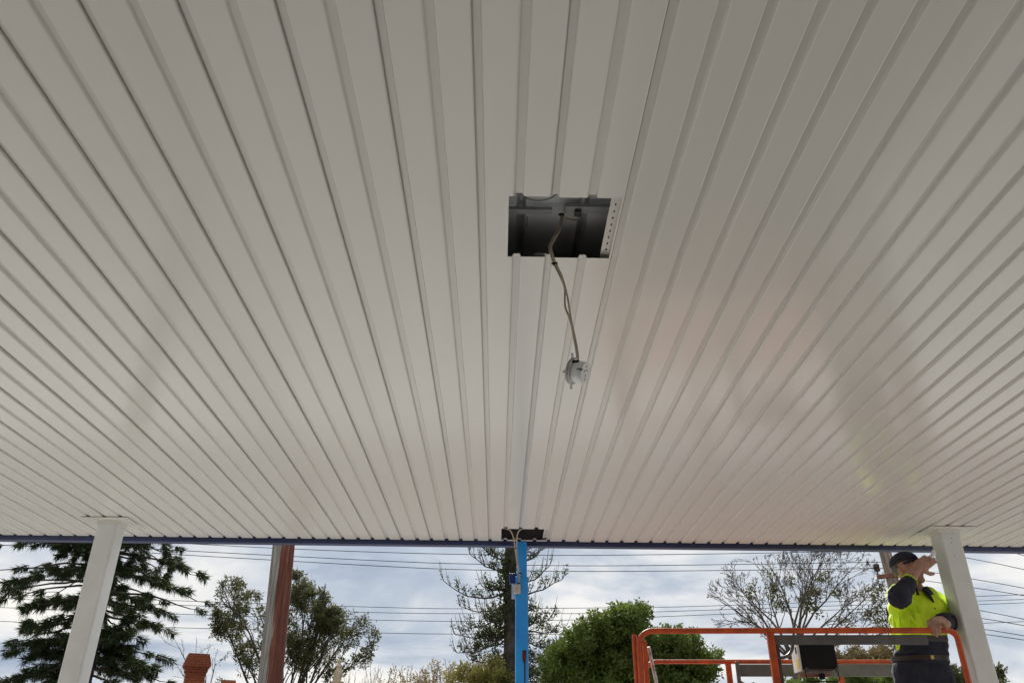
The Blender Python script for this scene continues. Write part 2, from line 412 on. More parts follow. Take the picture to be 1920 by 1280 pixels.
ca = [V((at(944, 985, 5.10).x, 5.15, CEIL+.07)), at(945.5, 988.5, 5.11), at(957, 994, 5.15), at(963.5, 1010, 5.22), at(966, 1030, 5.28), at(969.5, 1055, 5.33), at(973.5, 1072, 5.365), at(973, 1085, 5.37), at(971, 1096, 5.36)]
cb = [V((at(981, 985, 5.10).x, 5.15, CEIL+.07)), at(979.5, 988.8, 5.11), at(971.5, 997, 5.15), at(969, 1012, 5.22), at(968.6, 1030, 5.28), at(970.6, 1055, 5.335), at(974.5, 1074, 5.372), at(974, 1086, 5.374), at(973, 1096, 5.362)]
for c in (ca, cb): hang(MB().tube(smooth_path(c), 0.0042, 7).build('cable', M_CABLE, smooth=180), jb)
for (px, py, Y) in ((967.5, 1027.5, 5.275), (975.5, 1074, 5.366), (972.3, 1092.5, 5.357)):
    q = at(px, py, Y); hang(MB().box(q-V((.009, .008, .0025)), q+V((.009, .008, .0025))).build('cable_tie', M_BLACK, bevel=.001), jb)

# ------------------------------------------------------------------ socket hanging out of the opening
sk = empty('hanging_socket', at(1087, 697, 1.80), 'white round power socket dangling on a taped cable from the square opening', 'socket')
def CB(pts, r): return MB().tube(smooth_path(pts, 8), r, 8)
top = at(1056, 392, 1.93); top.z = RZ-0.02
c1 = [top, at(1053, 404, 1.90), at(1047, 428, 1.875), at(1037, 447, 1.86), at(1030, 463, 1.85), at(1034, 482, 1.845), at(1040, 498, 1.84), at(1050, 518, 1.835), at(1058.5, 540, 1.83), at(1059.5, 574, 1.83), at(1069, 600, 1.825), at(1077.5, 640, 1.82), at(1081.5, 665, 1.82), at(1081.5, 679, 1.82)]
c2 = [top+V((.006, .0, 0)), at(1056, 405, 1.90), at(1050.5, 430, 1.873), at(1041, 447, 1.857), at(1033.5, 463, 1.846), at(1037.5, 482, 1.84), at(1043.5, 497, 1.836), at(1053, 517, 1.83), at(1059.5, 538, 1.826), at(1065, 562, 1.826), at(1070.5, 598, 1.82), at(1079.5, 640, 1.815), at(1083.5, 665, 1.815), at(1083.8, 679, 1.815)]
for c in (c1, c2): hang(CB(c, 0.0027).build('cable', M_CABLE, smooth=180), sk)
hang(CB([top+V((.05, .02, .005)), top+V((.02, .005, -.004)), top], .0027).build('cable', M_CABLE, smooth=180), sk)
for (px, py, Y) in ((1053.5, 403, 1.90), (1041, 495, 1.838)):
    q = at(px, py, Y); tie = MB(); tie.box(q-V((.0065, .006, .0022)), q+V((.0065, .006, .0022))); tie.ell(q+V((-.008, -.004, -.001)), (.0035, .0035, .003), None, 8, 6)
    hang(tie.build('cable_tie', M_BLACK), sk)
# socket: a drum whose face looks to the right and a little down, on a clear ring base
ctr = at(1086, 697, 1.815)
axis = (rgt*0.80 - fwd*0.50 - upv*0.12).normalized()
Ms = axis.to_track_quat('Z', 'Y').to_matrix()
M_CLEAR = bpy.data.materials.new('clear_plastic'); M_CLEAR.use_nodes = True
_b = M_CLEAR.node_tree.nodes['Principled BSDF']; _b.inputs['Transmission Weight'].default_value = 0.55; _b.inputs['Roughness'].default_value = 0.2; _b.inputs['IOR'].default_value = 1.2; _b.inputs['Base Color'].default_value = (0.92, 0.93, 0.94, 1)
ps = 0.00148     # metres per photo pixel at the socket
R1 = 20.0*ps*0.96
dr = MB().lathe([(R1*.98, -.016), (R1, -.012), (R1, .010), (R1*.96, .0165), (R1*.90, .0180), (0.0001, .0182)], ctr, 40, Ms)
drum = hang(dr.build('socket_body', M_WHITE, smooth=40), sk)
hang(MB().lathe([(R1*1.02, -.022), (R1*1.22, -.0222), (R1*1.24, -.016), (R1*1.22, -.0130), (R1*1.02, -.013)], ctr, 40, Ms).build('clear_base_ring', M_CLEAR, smooth=40), sk)
for ang in (0.4, 2.3, 3.6, 5.2):
    q = ctr + Ms @ V((R1*1.32*cos(ang), R1*1.32*sin(ang), -.019)); d2 = (Ms @ V((cos(ang), sin(ang), 0)))
    hang(MB().tube([q - d2*.008, q + d2*.010], .0035, 7).build('fixing_lug', M_CLEAR), sk)
def slot(u, v, ang, ln=.0075, wd=.0022):
    c_, s_ = cos(ang), sin(ang); mb = MB()
    for z in (.0179, .0187):
        for (a_, b2) in ((-1, -1), (1, -1), (1, 1), (-1, 1)):
            x_, y_ = a_*ln/2, b2*wd/2; mb.v.append(tuple(ctr + Ms @ V((u+x_*c_-y_*s_, v+x_*s_+y_*c_, z))))
    mb.f += [(3, 2, 1, 0), (4, 5, 6, 7), (0, 1, 5, 4), (1, 2, 6, 5), (2, 3, 7, 6), (3, 0, 4, 7)]
    o = mb.build('pin_slot', M_BLACK); o.parent = drum
upl = Ms.inverted() @ upv; upl.z = 0; upl.normalize(); sdl = V((upl.y, -upl.x, 0))
for (a_, b2, an) in ((-.006, .005, .5), (.006, .006, -.5), (0, -.007, pi/2)):
    q = upl*b2 + sdl*a_; base = math.atan2(sdl.y, sdl.x); slot(q.x, q.y, base+an+pi/2*0)
for b2 in (.0165, -.0165):
    q = upl*b2; c0 = ctr + Ms @ V((q.x, q.y, .0175))
    o = MB().lathe([(.0022, 0), (.0022, .0010), (.0001, .0011)], c0, 10, Ms).build('screw_hole', M_DGREY); o.parent = drum
q = at(1079, 679.5, 1.80); hang(MB().box(q-V((.010, .008, .0035)), q+V((.009, .008, .0035))).build('cable_tie', M_BLACK, bevel=.001), sk)
q0 = ctr + Ms @ V((upl.x*.0, upl.y*.0, .0)) ; 
e1 = ctr + (-fwd)*R1*0.97 + rgt*(-.002) + upv*.008
hang(MB().tube([e1 - axis*.006, e1 + axis*.008], .0028, 8).build('cable_slot', M_LGREY), sk)
# ------------------------------------------------------------------ scissor lift
RAILZ = CAMZ + 0.70
PL = atz(1196, 1182, RAILZ); PR = atz(1792, 1181, RAILZ)
ex = (PR-PL); ex.z = 0; LEN = ex.length; ex.normalize(); ey = V((-ex.y, ex.x, 0))
WID = 1.53; DECK = RAILZ - 1.10
Lm = Matrix(((ex.x, ey.x, 0, PL.x), (ex.y, ey.y, 0, PL.y), (0, 0, 1, 0), (0, 0, 0, 1)))
def L(x, y, z): return Lm @ V((x, y, z))
lift = empty('scissor_lift', L(LEN/2, WID/2, GZ), 'orange scissor lift platform with tubular guard rails carrying the worker', 'lift')
def lp(mb, name, m, **k): return hang(mb.build(name, m, **k), lift)
def lu(px, py): # local x of a photo pixel on the near rail plane
    d = fwd + rgt*((px-960)/FPX) - upv*((py-640)/FPX); c0 = V((0, 0, CAMZ)); t = (PL-c0).dot(ey)/d.dot(ey); p = c0+d*t
    return (p-PL).dot(ex), p.z
T = 0.0165
def arc(c, r, a0, a1, n=6): return [(c[0]+r*cos(a0+(a1-a0)*i/n), c[1]+r*sin(a0+(a1-a0)*i/n)) for i in range(n+1)]
def rail(y, x0, x1, ztop, rl, rr_, r=T):
    pts = [(x0, DECK)] + arc((x0+rl, ztop-rl), rl, pi, pi/2) + arc((x1-rr_, ztop-rr_), rr_, pi/2, 0) + [(x1, DECK)]
    return MB().tube([L(a, y, b) for a, b in pts], r, 10)
lp(rail(0, 0, LEN, RAILZ, .085, .05), 'guard_rail', M_ORANGE, smooth=60)
lp(rail(WID, 0.20, LEN+.45, RAILZ, .085, .05), 'guard_rail', M_ORANGE, smooth=60)
for y in (0, WID):   # mid rails
    lp(MB().tube([L(.02, y, DECK+.55), L(LEN-.02, y, DECK+.55)], T*.85, 8), 'mid_rail', M_ORANGE, smooth=60)
lp(MB().tube([L(-.022, .02, DECK), L(-.022, .02, RAILZ-.045), L(-.018, .03, RAILZ-.02)], T*.9, 8), 'end_rail', M_ORANGE, smooth=60)
xm, _ = lu(1444, 1190)
for y, xx in ((0, xm), (WID, xm+.06), (WID, LEN*.9)):
    lp(MB().box((xx-.020, y-.016, DECK), (xx+.020, y+.016, RAILZ-.012), Lm), 'rail_post', M_ORANGE, bevel=.005)
lp(MB().box((.021, -.012, DECK), (.047, .02, RAILZ-.055), Lm), 'rail_post', M_ORANGE, bevel=.005)
lp(MB().tube([L(.062, .06, RAILZ-.08), L(.095, .09, RAILZ-.26), L(.16, .1, DECK+.1)], .011, 7), 'strut', mat('scuffed_alloy', (.45, .45, .47), .35, metal=.5, var=.5, vscale=18), smooth=60)
# grey channel of the sliding deck's rail, nested under the orange tube
x1, _ = lu(1741, 1195)
lp(MB().box((xm+.022, .014, RAILZ-.074), (x1, .032, RAILZ-.021), Lm), 'grey_channel', M_LGREY, bevel=.004)
lp(MB().box((x1-.002, .016, RAILZ-.055), (LEN-.045, .030, RAILZ-.022), Lm), 'grey_channel', M_DGREY, bevel=.004)
lp(MB().box((xm+.12, WID-.032, RAILZ-.105), (LEN+.28, WID-.014, RAILZ-.021), Lm), 'grey_channel', M_LGREY, bevel=.004)
xs, _ = lu(1458, 1230)
lp(MB().box((xs-.012, .05, DECK), (xs+.012, .075, RAILZ-.03), Lm), 'grey_post', M_LGREY, bevel=.004)
lp(MB().box((xs+.014, .052, DECK), (xs+.032, .077, RAILZ-.05), Lm), 'grey_post', M_DGREY, bevel=.004)
hp = [lu(1490, 1196), lu(1491.5, 1208), lu(1489, 1218), lu(1482, 1226), lu(1473, 1229.5), lu(1462, 1230)]
lp(MB().tube(smooth_path([L(a, .06, b) for a, b in hp], 4), .0095, 8), 'entry_handle', M_LGREY, smooth=60)
xf = xm+.11
lp(MB().box((xf-.012, WID-.085, DECK), (xf+.014, WID-.06, RAILZ-.005), Lm), 'grey_post', M_LGREY, bevel=.004)
lp(MB().tube(smooth_path([L(xf+.01, WID-.075, RAILZ-.145), L(xf+.05, WID-.075, RAILZ-.165), L(xf+.11, WID-.075, RAILZ-.155)], 4), .01, 8), 'entry_handle', M_LGREY, smooth=60)
# control box
cb0, cz0 = lu(1503, 1203); cb1, cz1 = lu(1580, 1256)
ctrl = lp(MB().box((cb0, .06, cz1+.012), (cb1, .10, cz0), Lm), 'control_box', M_BLACK, bevel=.006)
def cp(mb, name, m, **k): o = mb.build(name, m, **k); o.parent = ctrl; return o
cp(MB().box((cb0-.012, .061, cz1+.004), (cb0-.0006, .20, cz0+.004), Lm), 'side_plate', M_LABEL, bevel=.003)
cp(MB().box((cb0-.0135, .075, cz1+.02), (cb0-.0122, .12, cz1+.07), Lm), 'warning_label', M_YEL)
cp(MB().box((cb0-.0135, .085, cz1+.10), (cb0-.0122, .11, cz1+.135), Lm), 'warning_label', M_BLACK)
cp(MB().box((cb0+.02, .102, cz1+.004), (cb1-.02, .19, cz1+.03), Lm), 'console', M_LGREY, bevel=.004)
cp(MB().box((cb0+.055, .045, cz0-.0), (cb0+.068, .0595, cz0+.045), Lm), 'hanging_strap', M_BLACK)
for xa in (cb0+.012, cb1-.022):
    cp(MB().box((xa, .050, cz1-.004), (xa+.018, .0595, cz1+.022), Lm), 'hinge', M_DGREY, bevel=.002)
w1 = [(cb0+.01, cz1+.01), (cb0+.014, cz1-.045), (cb0+.024, cz1-.052), (cb1-.02, cz1-.052), (cb1-.008, cz1-.045), (cb1-.010, cz1+.01)]
cp(MB().tube([L(a, .056, b) for a, b in w1], .0035, 6), 'wire_guard', M_BLACK)
M_PINK = mat('faded_panel', (.36, .17, .13), .6, var=.2, vscale=20)
cp(MB().box((cb0+.005, .16, cz1-.02), (cb1-.02, .175, cz1+.0), Lm), 'lower_plate', M_PINK)
cp(MB().box((cb0+.11, .12, cz1-.035), (cb0+.14, .15, cz1-.001), Lm), 'joystick', M_BLACK, bevel=.006)
# deck, scissor stack, chassis, wheels (below the picture; they show in the satin lining)
lp(MB().box((-.03, -.03, DECK-.12), (LEN+.02, WID+.03, DECK), Lm), 'deck', mat('deck_paint', (0.36, 0.10, 0.05), 0.6, var=0.3, vscale=6), bevel=.006)
lp(MB().box((-.03, -.045, DECK+.001), (LEN+.02, -.0, DECK+.15), Lm), 'toe_board', M_LGREY)
CH = .62
lp(MB().box((.02, .22, .32), (LEN-.02, WID-.22, CH), Lm), 'chassis', M_ORANGE, bevel=.03)
for y in (.32, WID-.36):
    for (a, b) in (((.1, CH+.02), (LEN-.1, DECK-.14)), ((LEN-.1, CH+.02), (.1, DECK-.14))):
        dx, dz = b[0]-a[0], b[1]-a[1]; ln = sqrt(dx*dx+dz*dz); an = math.atan2(dz, dx)
        Mx = Lm @ Matrix.Translation((a[0], y + (.05 if dx > 0 else 0), a[1])) @ Matrix.Rotation(-an, 4, 'Y')
        lp(MB().box((0, 0, -.04), (ln, .04, .04), Mx), 'scissor_arm', M_DGREY, bevel=.004)
for x in (.32, LEN-.32):
    for y in (.11, WID-.11):
        Mw = Lm.to_3x3() @ Matrix.Rotation(pi/2, 3, 'X')
        wh = lp(MB().lathe([(.18, -.09), (.27, -.09), (.31, -.06), (.315, 0), (.31, .06), (.27, .09), (.18, .09)], L(x, y, GZ+.315), 28, Mw), 'wheel', M_TYRE, smooth=40)
        o = MB().lathe([(.05, -.075), (.179, -.08), (.179, .08), (.05, .075)], L(x, y, GZ+.315), 20, Mw).build('rim', M_WHITE, smooth=40); o.parent = wh

# ------------------------------------------------------------------ the worker
def remeshed(mb, name, voxel, mt, smooth=4, disp=None):
    m = mb.mesh(name); o = bpy.data.objects.new(name, m); C.objects.link(o)
    r = o.modifiers.new('r', 'REMESH'); r.mode = 'VOXEL'; r.voxel_size = voxel
    if smooth:
        s_ = o.modifiers.new('s', 'SMOOTH'); s_.iterations = smooth; s_.factor = .5
    if disp:
        tx = bpy.data.textures.new(name, 'CLOUDS'); tx.noise_scale = disp[1]; tx.noise_depth = 2
        d_ = o.modifiers.new('d', 'DISPLACE'); d_.texture = tx; d_.strength = disp[0]; d_.texture_coords = 'GLOBAL'
    bpy.context.view_layer.update()
    dg = bpy.context.evaluated_depsgraph_get(); m2 = bpy.data.meshes.new_from_object(o.evaluated_get(dg))
    bpy.data.objects.remove(o); bpy.data.meshes.remove(m)
    m2.name = name; m2.materials.clear(); m2.materials.append(mt); m2.shade_smooth(); return m2
M_SKIN = mat('skin', (0.37, 0.205, 0.15), 0.5, var=0.16, vscale=22, bump=.1, bscale=120)
M_HIVIS = mat('hi_vis_fabric', (0.68, 1.0, 0.03), 0.75, var=0.06, vscale=9, bump=.35, bscale=9, stretch=(3.2, 3.2, .8))
M_NAVYC = mat('navy_fabric', (0.010, 0.013, 0.032), 0.8, var=.3, vscale=12, bump=.3, bscale=18)
M_DENIM = mat('work_trousers', (0.009, 0.013, 0.028), 0.9, var=.45, vscale=10, vcol=(.022, .027, .04), bump=.3, bscale=20)
M_HAIR = mat('grey_hair', (0.11, 0.10, 0.09), 0.8, var=.3, vscale=60)
M_BELT = mat('belt_leather', (0.025, 0.018, 0.013), 0.5)
M_BOOT = mat('boot_leather', (0.16, 0.09, 0.045), 0.6)
head = at(1703, 1068, 5.12); nb = at(1717, 1112, 5.13); chest = at(1722, 1140, 5.15); belly = at(1726, 1195, 5.14); pel = at(1729, 1255, 5.16)
sR = at(1687, 1116, 5.13); eR = at(1686, 1119, 4.90); wR = at(1718, 1068, 4.95)
sL = at(1752, 1127, 5.20); eL = at(1783, 1166, 5.16); wL = at(1771, 1169, 4.92)
hipR, hipL = pel + V((-.085, -.01, -.02)), pel + V((.085, .02, -.02))
fl = DECK
kneeR, kneeL = V((hipR.x-.03, hipR.y-.04, fl+.50)), V((hipL.x+.03, hipL.y-.02, fl+.50))
ankR, ankL = V((hipR.x-.04, hipR.y+.02, fl+.10)), V((hipL.x+.05, hipL.y+.03, fl+.10))
B = MB()
hf = V((.44, -.88, .14)).normalized()                    # the way the face looks: to his left and up
hu = (V((0, 0, 1)) + V((-.12, 0, 0)) - hf*.16).normalized(); hs = hf.cross(hu).normalized(); hu = hs.cross(hf).normalized()
MH = Matrix((hs, hf, hu)).transposed()
HS = .93
MH = MH @ Matrix.Scale(HS, 3)
def H(a, b, c): return head + (hs*a + hf*b + hu*c)*HS
B.ell(H(0, -.012, .028), (.073, .092, .092), MH, 18, 12); B.ell(H(0, .022, -.035), (.058, .066, .078), MH, 16, 10)
B.ell(H(0, .060, -.088), (.028, .026, .024), MH)          # chin
B.cap(H(0, .088, .012), H(0, .104, -.022), .010, .016, 10)  # nose
B.ell(H(0, .078, -.055), (.026, .014, .010), MH); B.cap(H(-.034, .076, .026), H(.034, .076, .026), .012, .012)
for s_ in (-1, 1): B.ell(H(.074*s_, -.012, -.008), (.010, .020, .033), MH)
B.cap(head - hu*.06 - hf*.02, nb, .056, .062); B.ell(nb - V((0, 0, .03)), (.10, .08, .05))
def blend(a, b, t): return a + (b-a)*t
for t, rx, ry in ((0, .165, .105), (.35, .165, .11), (.7, .155, .112), (1, .155, .115)):
    q = blend(chest, pel, t); B.ell(q, (rx, ry, .12), None, 20, 10)
B.cap(sR, eR, .050, .041); B.cap(eR, blend(eR, wR, .45), .041, .040); B.cap(blend(eR, wR, .45), wR, .040, .027)
B.cap(sL, eL, .050, .041); B.cap(eL, blend(eL, wL, .4), .041, .040); B.cap(blend(eL, wL, .4), wL, .040, .027)
B.cap(blend(sR, chest, .3)+V((0, 0, .02)), sR, .075, .056); B.cap(blend(sL, chest, .3)+V((0, 0, .02)), sL, .075, .056)
for h_, k_, a_ in ((hipR, kneeR, ankR), (hipL, kneeL, ankL)):
    B.cap(h_, k_, .085, .058); B.cap(k_, blend(k_, a_, .35), .055, .058); B.cap(blend(k_, a_, .35), a_, .056, .040)
    B.cap(a_-V((0, 0, .04)), a_+V((.02, -.15, -.065)), .038, .030)
def hand(Bm, wrist, d, palm_n, curl, spread=.012, sc=1.0, thumb_side=1):
    """palm + five bent fingers; d points along the fingers, palm_n out of the palm"""
    d = d.normalized(); palm_n = (palm_n - d*palm_n.dot(d)).normalized(); sd = d.cross(palm_n)*thumb_side
    Mp = Matrix((sd, d, palm_n)).transposed()
    Bm.ell(wrist + d*.045*sc, (.040*sc, .050*sc, .017*sc), Mp, 16, 10); Bm.cap(wrist-d*.01, wrist+d*.03, .025*sc, .024*sc)
    tips = []
    for k, (off, ln, st) in enumerate(((.029, .072, .084), (.010, .082, .090), (-.010, .076, .087), (-.028, .060, .078))):
        p = wrist + sd*off*sc + d*(st-.018)*sc; dirv = d + sd*(off*spread*8)
        segs = (.48, .30, .24); a_ = 0
        r_ = (.0086, .0082, .0077, .0070)
        for j, f_ in enumerate(segs):
            a_ += curl[j]*(1 + .08*(k-1)); dv = (dirv*cos(a_) + palm_n*sin(a_)).normalized(); q = p + dv*(ln*f_+(.018 if j == 0 else 0))*sc
            Bm.cap(p, q, r_[j]*sc, r_[j+1]*sc, 9); p = q
        tips.append(p)
    p = wrist + sd*.026*sc + d*.028*sc; q = p + (sd*.75 + d*.55 + palm_n*.35).normalized()*.042*sc; r_ = q + (sd*.15 + d*.8 + palm_n*.55).normalized()*.034*sc
    Bm.cap(p, q, .0135*sc, .0110*sc, 10); Bm.cap(q, r_, .0110*sc, .0088*sc, 10)
    return tips
hand(B, wR, at(1748, 1043, 4.965)-wR, V((.10, .9, -.25)), (.10, .42, .42), spread=.02, sc=1.12, thumb_side=-1)
# the left hand lies over the near rail, fingers curled down its front
kn = atz(1757, 1169, RAILZ+.034)
railp = L(lu(1757, 1182)[0], 0, RAILZ)
wLt = railp + ey*.075 + V((.030, 0, .060)); wL = wLt
B2 = B
B.cap(blend(eL, wL, .55), wL, .036, .027)
hand(B, wL, (railp + V((-.012, 0, .040)) - ey*.004) - wL, V((0, .25, -1)), (.55, .85, .75), thumb_side=1)
bm_ = remeshed(B, 'person', .0046, M_SKIN, 2)
man = bpy.data.objects.new('person', bm_); C.objects.link(man)
tag(man, 'worker in a yellow hi-vis shirt and dark cap, one arm raised across the face', 'person')
def mp_(m, name): m.name = name; o = bpy.data.objects.new(name, m); C.objects.link(o); o.parent = man; return o
# eyes
for s_ in (-1, 1): MB().ell(H(.030*s_, .078, .008), (.010, .008, .007), MH, 10, 8).build('eye', M_WHITE, man, 180)
# shirt: yellow upper, navy side and tail
Y_ = MB()
for t, rx, ry, rz in ((-.12, .150, .105, .075), (0, .185, .128, .10), (.2, .178, .13, .10), (.4, .172, .13, .10), (.46, .170, .13, .09)):
    Y_.ell(blend(chest, pel, t) + V((-.006, 0, 0)), (rx, ry, rz), None, 22, 12)
Y_.cap(blend(sR, chest, .35)+V((0, 0, .025)), sR, .085, .076); Y_.cap(sR, blend(sR, eR, .42), .074, .069)
Y_.cap(blend(sL, chest, .35)+V((0, 0, .025)), sL, .085, .072); Y_.cap(sL, eL, .070, .060); Y_.cap(eL, blend(eL, wL, .18), .058, .055)
fr_ = random.Random(3)
for (x0, y0, x1, y1) in ((1688, 1140, 1692, 1200), (1697, 1145, 1698, 1200), (1706, 1138, 1706, 1200), (1712, 1132, 1745, 1190), (1720, 1128, 1752, 1182), (1704, 1128, 1732, 1190), (1740, 1130, 1758, 1175), (1675, 1140, 1684, 1198), (1746, 1120, 1764, 1160), (1700, 1135, 1718, 1170)):
    pts = []
    for i in range(7):
        f_ = i/6; xx, yy = x0+(x1-x0)*f_+3*sin(f_*3+x0), y0+(y1-y0)*f_
        lx = (xx-1722)/52; pts.append(at(xx, yy, 5.15 - .128*sqrt(max(.05, 1-lx*lx))))
    Y_.tube(pts, [.002, .006, .0085, .0095, .0085, .007, .003], 8)
sh = mp_(remeshed(Y_, 'shirt', .006, M_HIVIS, 7, (.014, .06)), 'shirt')
N1 = MB(); N1.cap(blend(sR, eR, .46), eR, .069, .066); N1.cap(eR, blend(eR, wR, .50), .064, .048)
mp_(remeshed(N1, 'sleeve', .006, M_NAVYC, 3, (.022, .045)), 'sleeve')
q1, q2 = blend(eR, wR, .62), blend(eR, wR, .80); dq = (q2-q1).normalized()
MB().tube([q1, q1+dq*.003], .0455, 18).build('sleeve_piping', M_HIVIS, man, 60)
N2 = MB(); N2.cap(blend(eL, wL, .22), blend(eL, wL, .50), .060, .053)
mp_(remeshed(N2, 'sleeve', .007, M_NAVYC, 3), 'sleeve')
N3 = MB()
for t, rx, ry, rz in ((.55, .164, .126, .06), (.62, .166, .128, .06), (.75, .168, .13, .06), (.88, .166, .13, .05)):
    N3.ell(blend(chest, pel, t), (rx, ry, rz), None, 22, 12)
mp_(remeshed(N3, 'shirt_tail', .008, M_NAVYC, 4, (.010, .05)), 'shirt_tail')
tl = MB(); q = at(1684, 1195, 5.08); tl.cap(q, at(1683, 1216, 5.08), .022, .010); mp_(remeshed(tl, 'loose_hem', .006, M_HIVIS, 2), 'loose_hem')
# collar and open placket
fb_ = (hf*.3 + V((.25, -1, 0))).normalized()
for s_, off in ((-1, .0), (1, .0)):
    cl = MB(); pts = []
    for i in range(9):
        a_ = s_*(0.35 + 2.5*i/8); d_ = V((sin(a_)*1, -cos(a_), 0)); pts.append(nb + V((.008, 0, -.012)) + V((d_.x*.078, d_.y*.072, .008+.030*i/8)))
    up_ = [p + V((0, 0, .034)) - (p-nb)*.10 for p in pts]; dn = [p + (p-nb)*.24 - V((0, 0, .020)) for p in pts]
    for i in range(8):
        cl.quad(pts[i], pts[i+1], up_[i+1], up_[i]); cl.quad(up_[i], up_[i+1], dn[i+1], dn[i])
    co = cl.build('collar', M_NAVYC, man, 60); so_ = co.modifiers.new('t', 'SOLIDIFY'); so_.thickness = .003
pk = MB(); c0 = blend(nb, chest, .25) + V((.02, -.118, -.005))
pk.cap(c0 + V((-.004, .020, .03)), c0 + V((.012, -.010, -.045)), .020, .006, 10); pk.build('undershirt', M_NAVYC, man, 60)
for dz in (-.055, -.10): MB().ell(blend(nb, chest, .25) + V((.034, -.126, dz+.01)), (.005, .003, .005), None, 8, 6).build('button', M_NAVYC, man)
# trousers, belt, boots
TR = MB(); TR.ell(pel + V((0, 0, .0)), (.172, .132, .11), None, 20, 12)
for h_, k_, a_ in ((hipR, kneeR, ankR), (hipL, kneeL, ankL)):
    TR.cap(h_, k_, .104, .080); TR.cap(k_, a_, .080, .070)
mp_(remeshed(TR, 'trousers', .010, M_DENIM, 4, (.014, .06)), 'trousers')
MB().lathe([(.150, -.014), (.163, -.014), (.163, .014), (.150, .014)], pel + V((0, 0, .058)), 32, Matrix.Diagonal((1.05, .82, 1))).build('belt', M_BELT, man, 40)
qb = pel + V((.01, -.136, .058)); MB().box(qb-V((.010, .004, .012)), qb+V((.010, .004, .012))).build('buckle', mat('brass', (.5, .36, .14), .35, metal=.9), man, bevel=.004)
for a_ in (ankR, ankL):
    bt = MB(); bt.cap(a_+V((0, .02, .05)), a_-V((0, -.02, .05)), .056, .052); bt.cap(a_-V((0, 0, .052)), a_+V((.02, -.16, -.062)), .048, .038)
    mp_(remeshed(bt, 'boot', .009, M_BOOT, 2), 'boot')
# hair rim and cap
hr = MB(); hr.ell(H(0, -.022, .018), (.078, .090, .080), MH, 20, 12)
cut = [f for f in hr.f if all((V(hr.v[i])-head).dot(hf) < -.012 and (V(hr.v[i])-head).dot(hu) > -.035 for i in f)]; hr.f = cut
hr.build('hair', M_HAIR, man, 180)
cpb = MB(); cpb.ell(H(0, -.010, .052), (.085, .104, .076), MH, 26, 16)
cpb.f = [f for f in cpb.f if all((V(cpb.v[i])-head).dot(hu) > .046 + .10*0 for i in f)]
cap_ = cpb.build('cap', M_NAVYC, man, 180); m_ = cap_.modifiers.new('t', 'SOLIDIFY'); m_.thickness = .004
br = MB(); nn = 14; ring = []
for r_ in (0, 1):
    for i in range(nn+1):
        a_ = -1.15 + 2.3*i/nn; rad = .090 + r_*.062*cos(a_*.9)
        br.v.append(tuple(H(sin(a_)*(.082 + r_*.004), cos(a_)*rad - .010, .050 - .012*r_ - .012*(sin(a_)**2))))
for i in range(nn): br.f.append((i, i+1, nn+2+i, nn+1+i))
bo = br.build('brim', M_NAVYC, cap_, 180); m_ = bo.modifiers.new('t', 'SOLIDIFY'); m_.thickness = .004
# a rag in the raised hand
rg = MB(); q = at(1747, 1042, 4.96)
rg.ell(q, (.014, .012, .018), Matrix.Rotation(.6, 3, 'Y'), 14, 10); rg.cap(q, at(1751, 1031, 4.972), .013, .008); rg.cap(q, at(1753, 1037, 4.968), .010, .005); rg.cap(at(1751, 1031, 4.972), at(1754, 1040, 4.97), .006, .003)
ro = obj('rag', remeshed(rg, 'rag', .004, mat('white_cotton', (.72, .72, .70), .9, bump=.3, bscale=40), 2, (.010, .016)), None)
tag(ro, 'small white rag held in the worker\'s raised hand at the post', 'rag')
#@@BACK@@
# ------------------------------------------------------------------ poles and power lines
def pole_material():
    m = bpy.data.materials.new('weathered_pole'); m.use_nodes = True; t = m.node_tree; b = t.nodes['Principled BSDF']; b.inputs['Roughness'].default_value = .85
    tcn = t.nodes.new('ShaderNodeTexCoord'); LNK = t.links.new
    mp = t.nodes.new('ShaderNodeMapping'); mp.inputs['Scale'].default_value = (30, 30, 1.6); LNK(tcn.outputs['Object'], mp.inputs[0])
    gr = noise(mp.outputs[0], 1.0, 6, .7, t)
    grey = ramp(gr, [(.3, (.05, .043, .037)), (.44, (.15, .135, .12)), (.56, (.24, .22, .20)), (.72, (.36, .335, .31))], t)
    red = ramp(gr, [(.30, (.040, .014, .010)), (.45, (.105, .028, .016)), (.58, (.145, .046, .024)), (.64, (.16, .075, .05)), (.70, (.30, .25, .21))], t)
    sp = t.nodes.new('ShaderNodeSeparateXYZ'); LNK(tcn.outputs['Normal'], sp.inputs[0])
    mp3 = t.nodes.new('ShaderNodeMapping'); mp3.inputs['Scale'].default_value = (9, 9, .9); LNK(tcn.outputs['Object'], mp3.inputs[0])
    edge = math_node('ADD', sp.outputs[0], math_node('MULTIPLY', math_node('SUBTRACT', noise(mp3.outputs[0], 1.0, 6, .75, t), .5, t), .9, t), t)
    fac = ramp(math_node('ADD', edge, .50, t), [(.48, (0, 0, 0)), (.54, (1, 1, 1))], t)      # old red oxide paint on one side
    mx = t.nodes.new('ShaderNodeMix'); mx.data_type = 'RGBA'; LNK(fac, mx.inputs[0]); LNK(grey, mx.inputs[6]); LNK(red, mx.inputs[7])
    LNK(mx.outputs[2], b.inputs['Base Color'])
    bn = t.nodes.new('ShaderNodeBump'); bn.inputs['Strength'].default_value = .7; bn.inputs['Distance'].default_value = .02; LNK(gr, bn.inputs['Height']); LNK(bn.outputs[0], b.inputs['Normal'])
    return m
M_POLE = pole_material()
M_POLE2 = mat('grey_brown_timber', (.25, .20, .16), .85, var=.45, vscale=1.0, stretch=(22, 22, 1.2), bump=.5, bscale=2)
M_ARM = mat('crossarm_timber', (.22, .085, .05), .8, var=.3, vscale=8)
M_WIRE = mat('wire', (.022, .023, .026), .9, spec=.1)
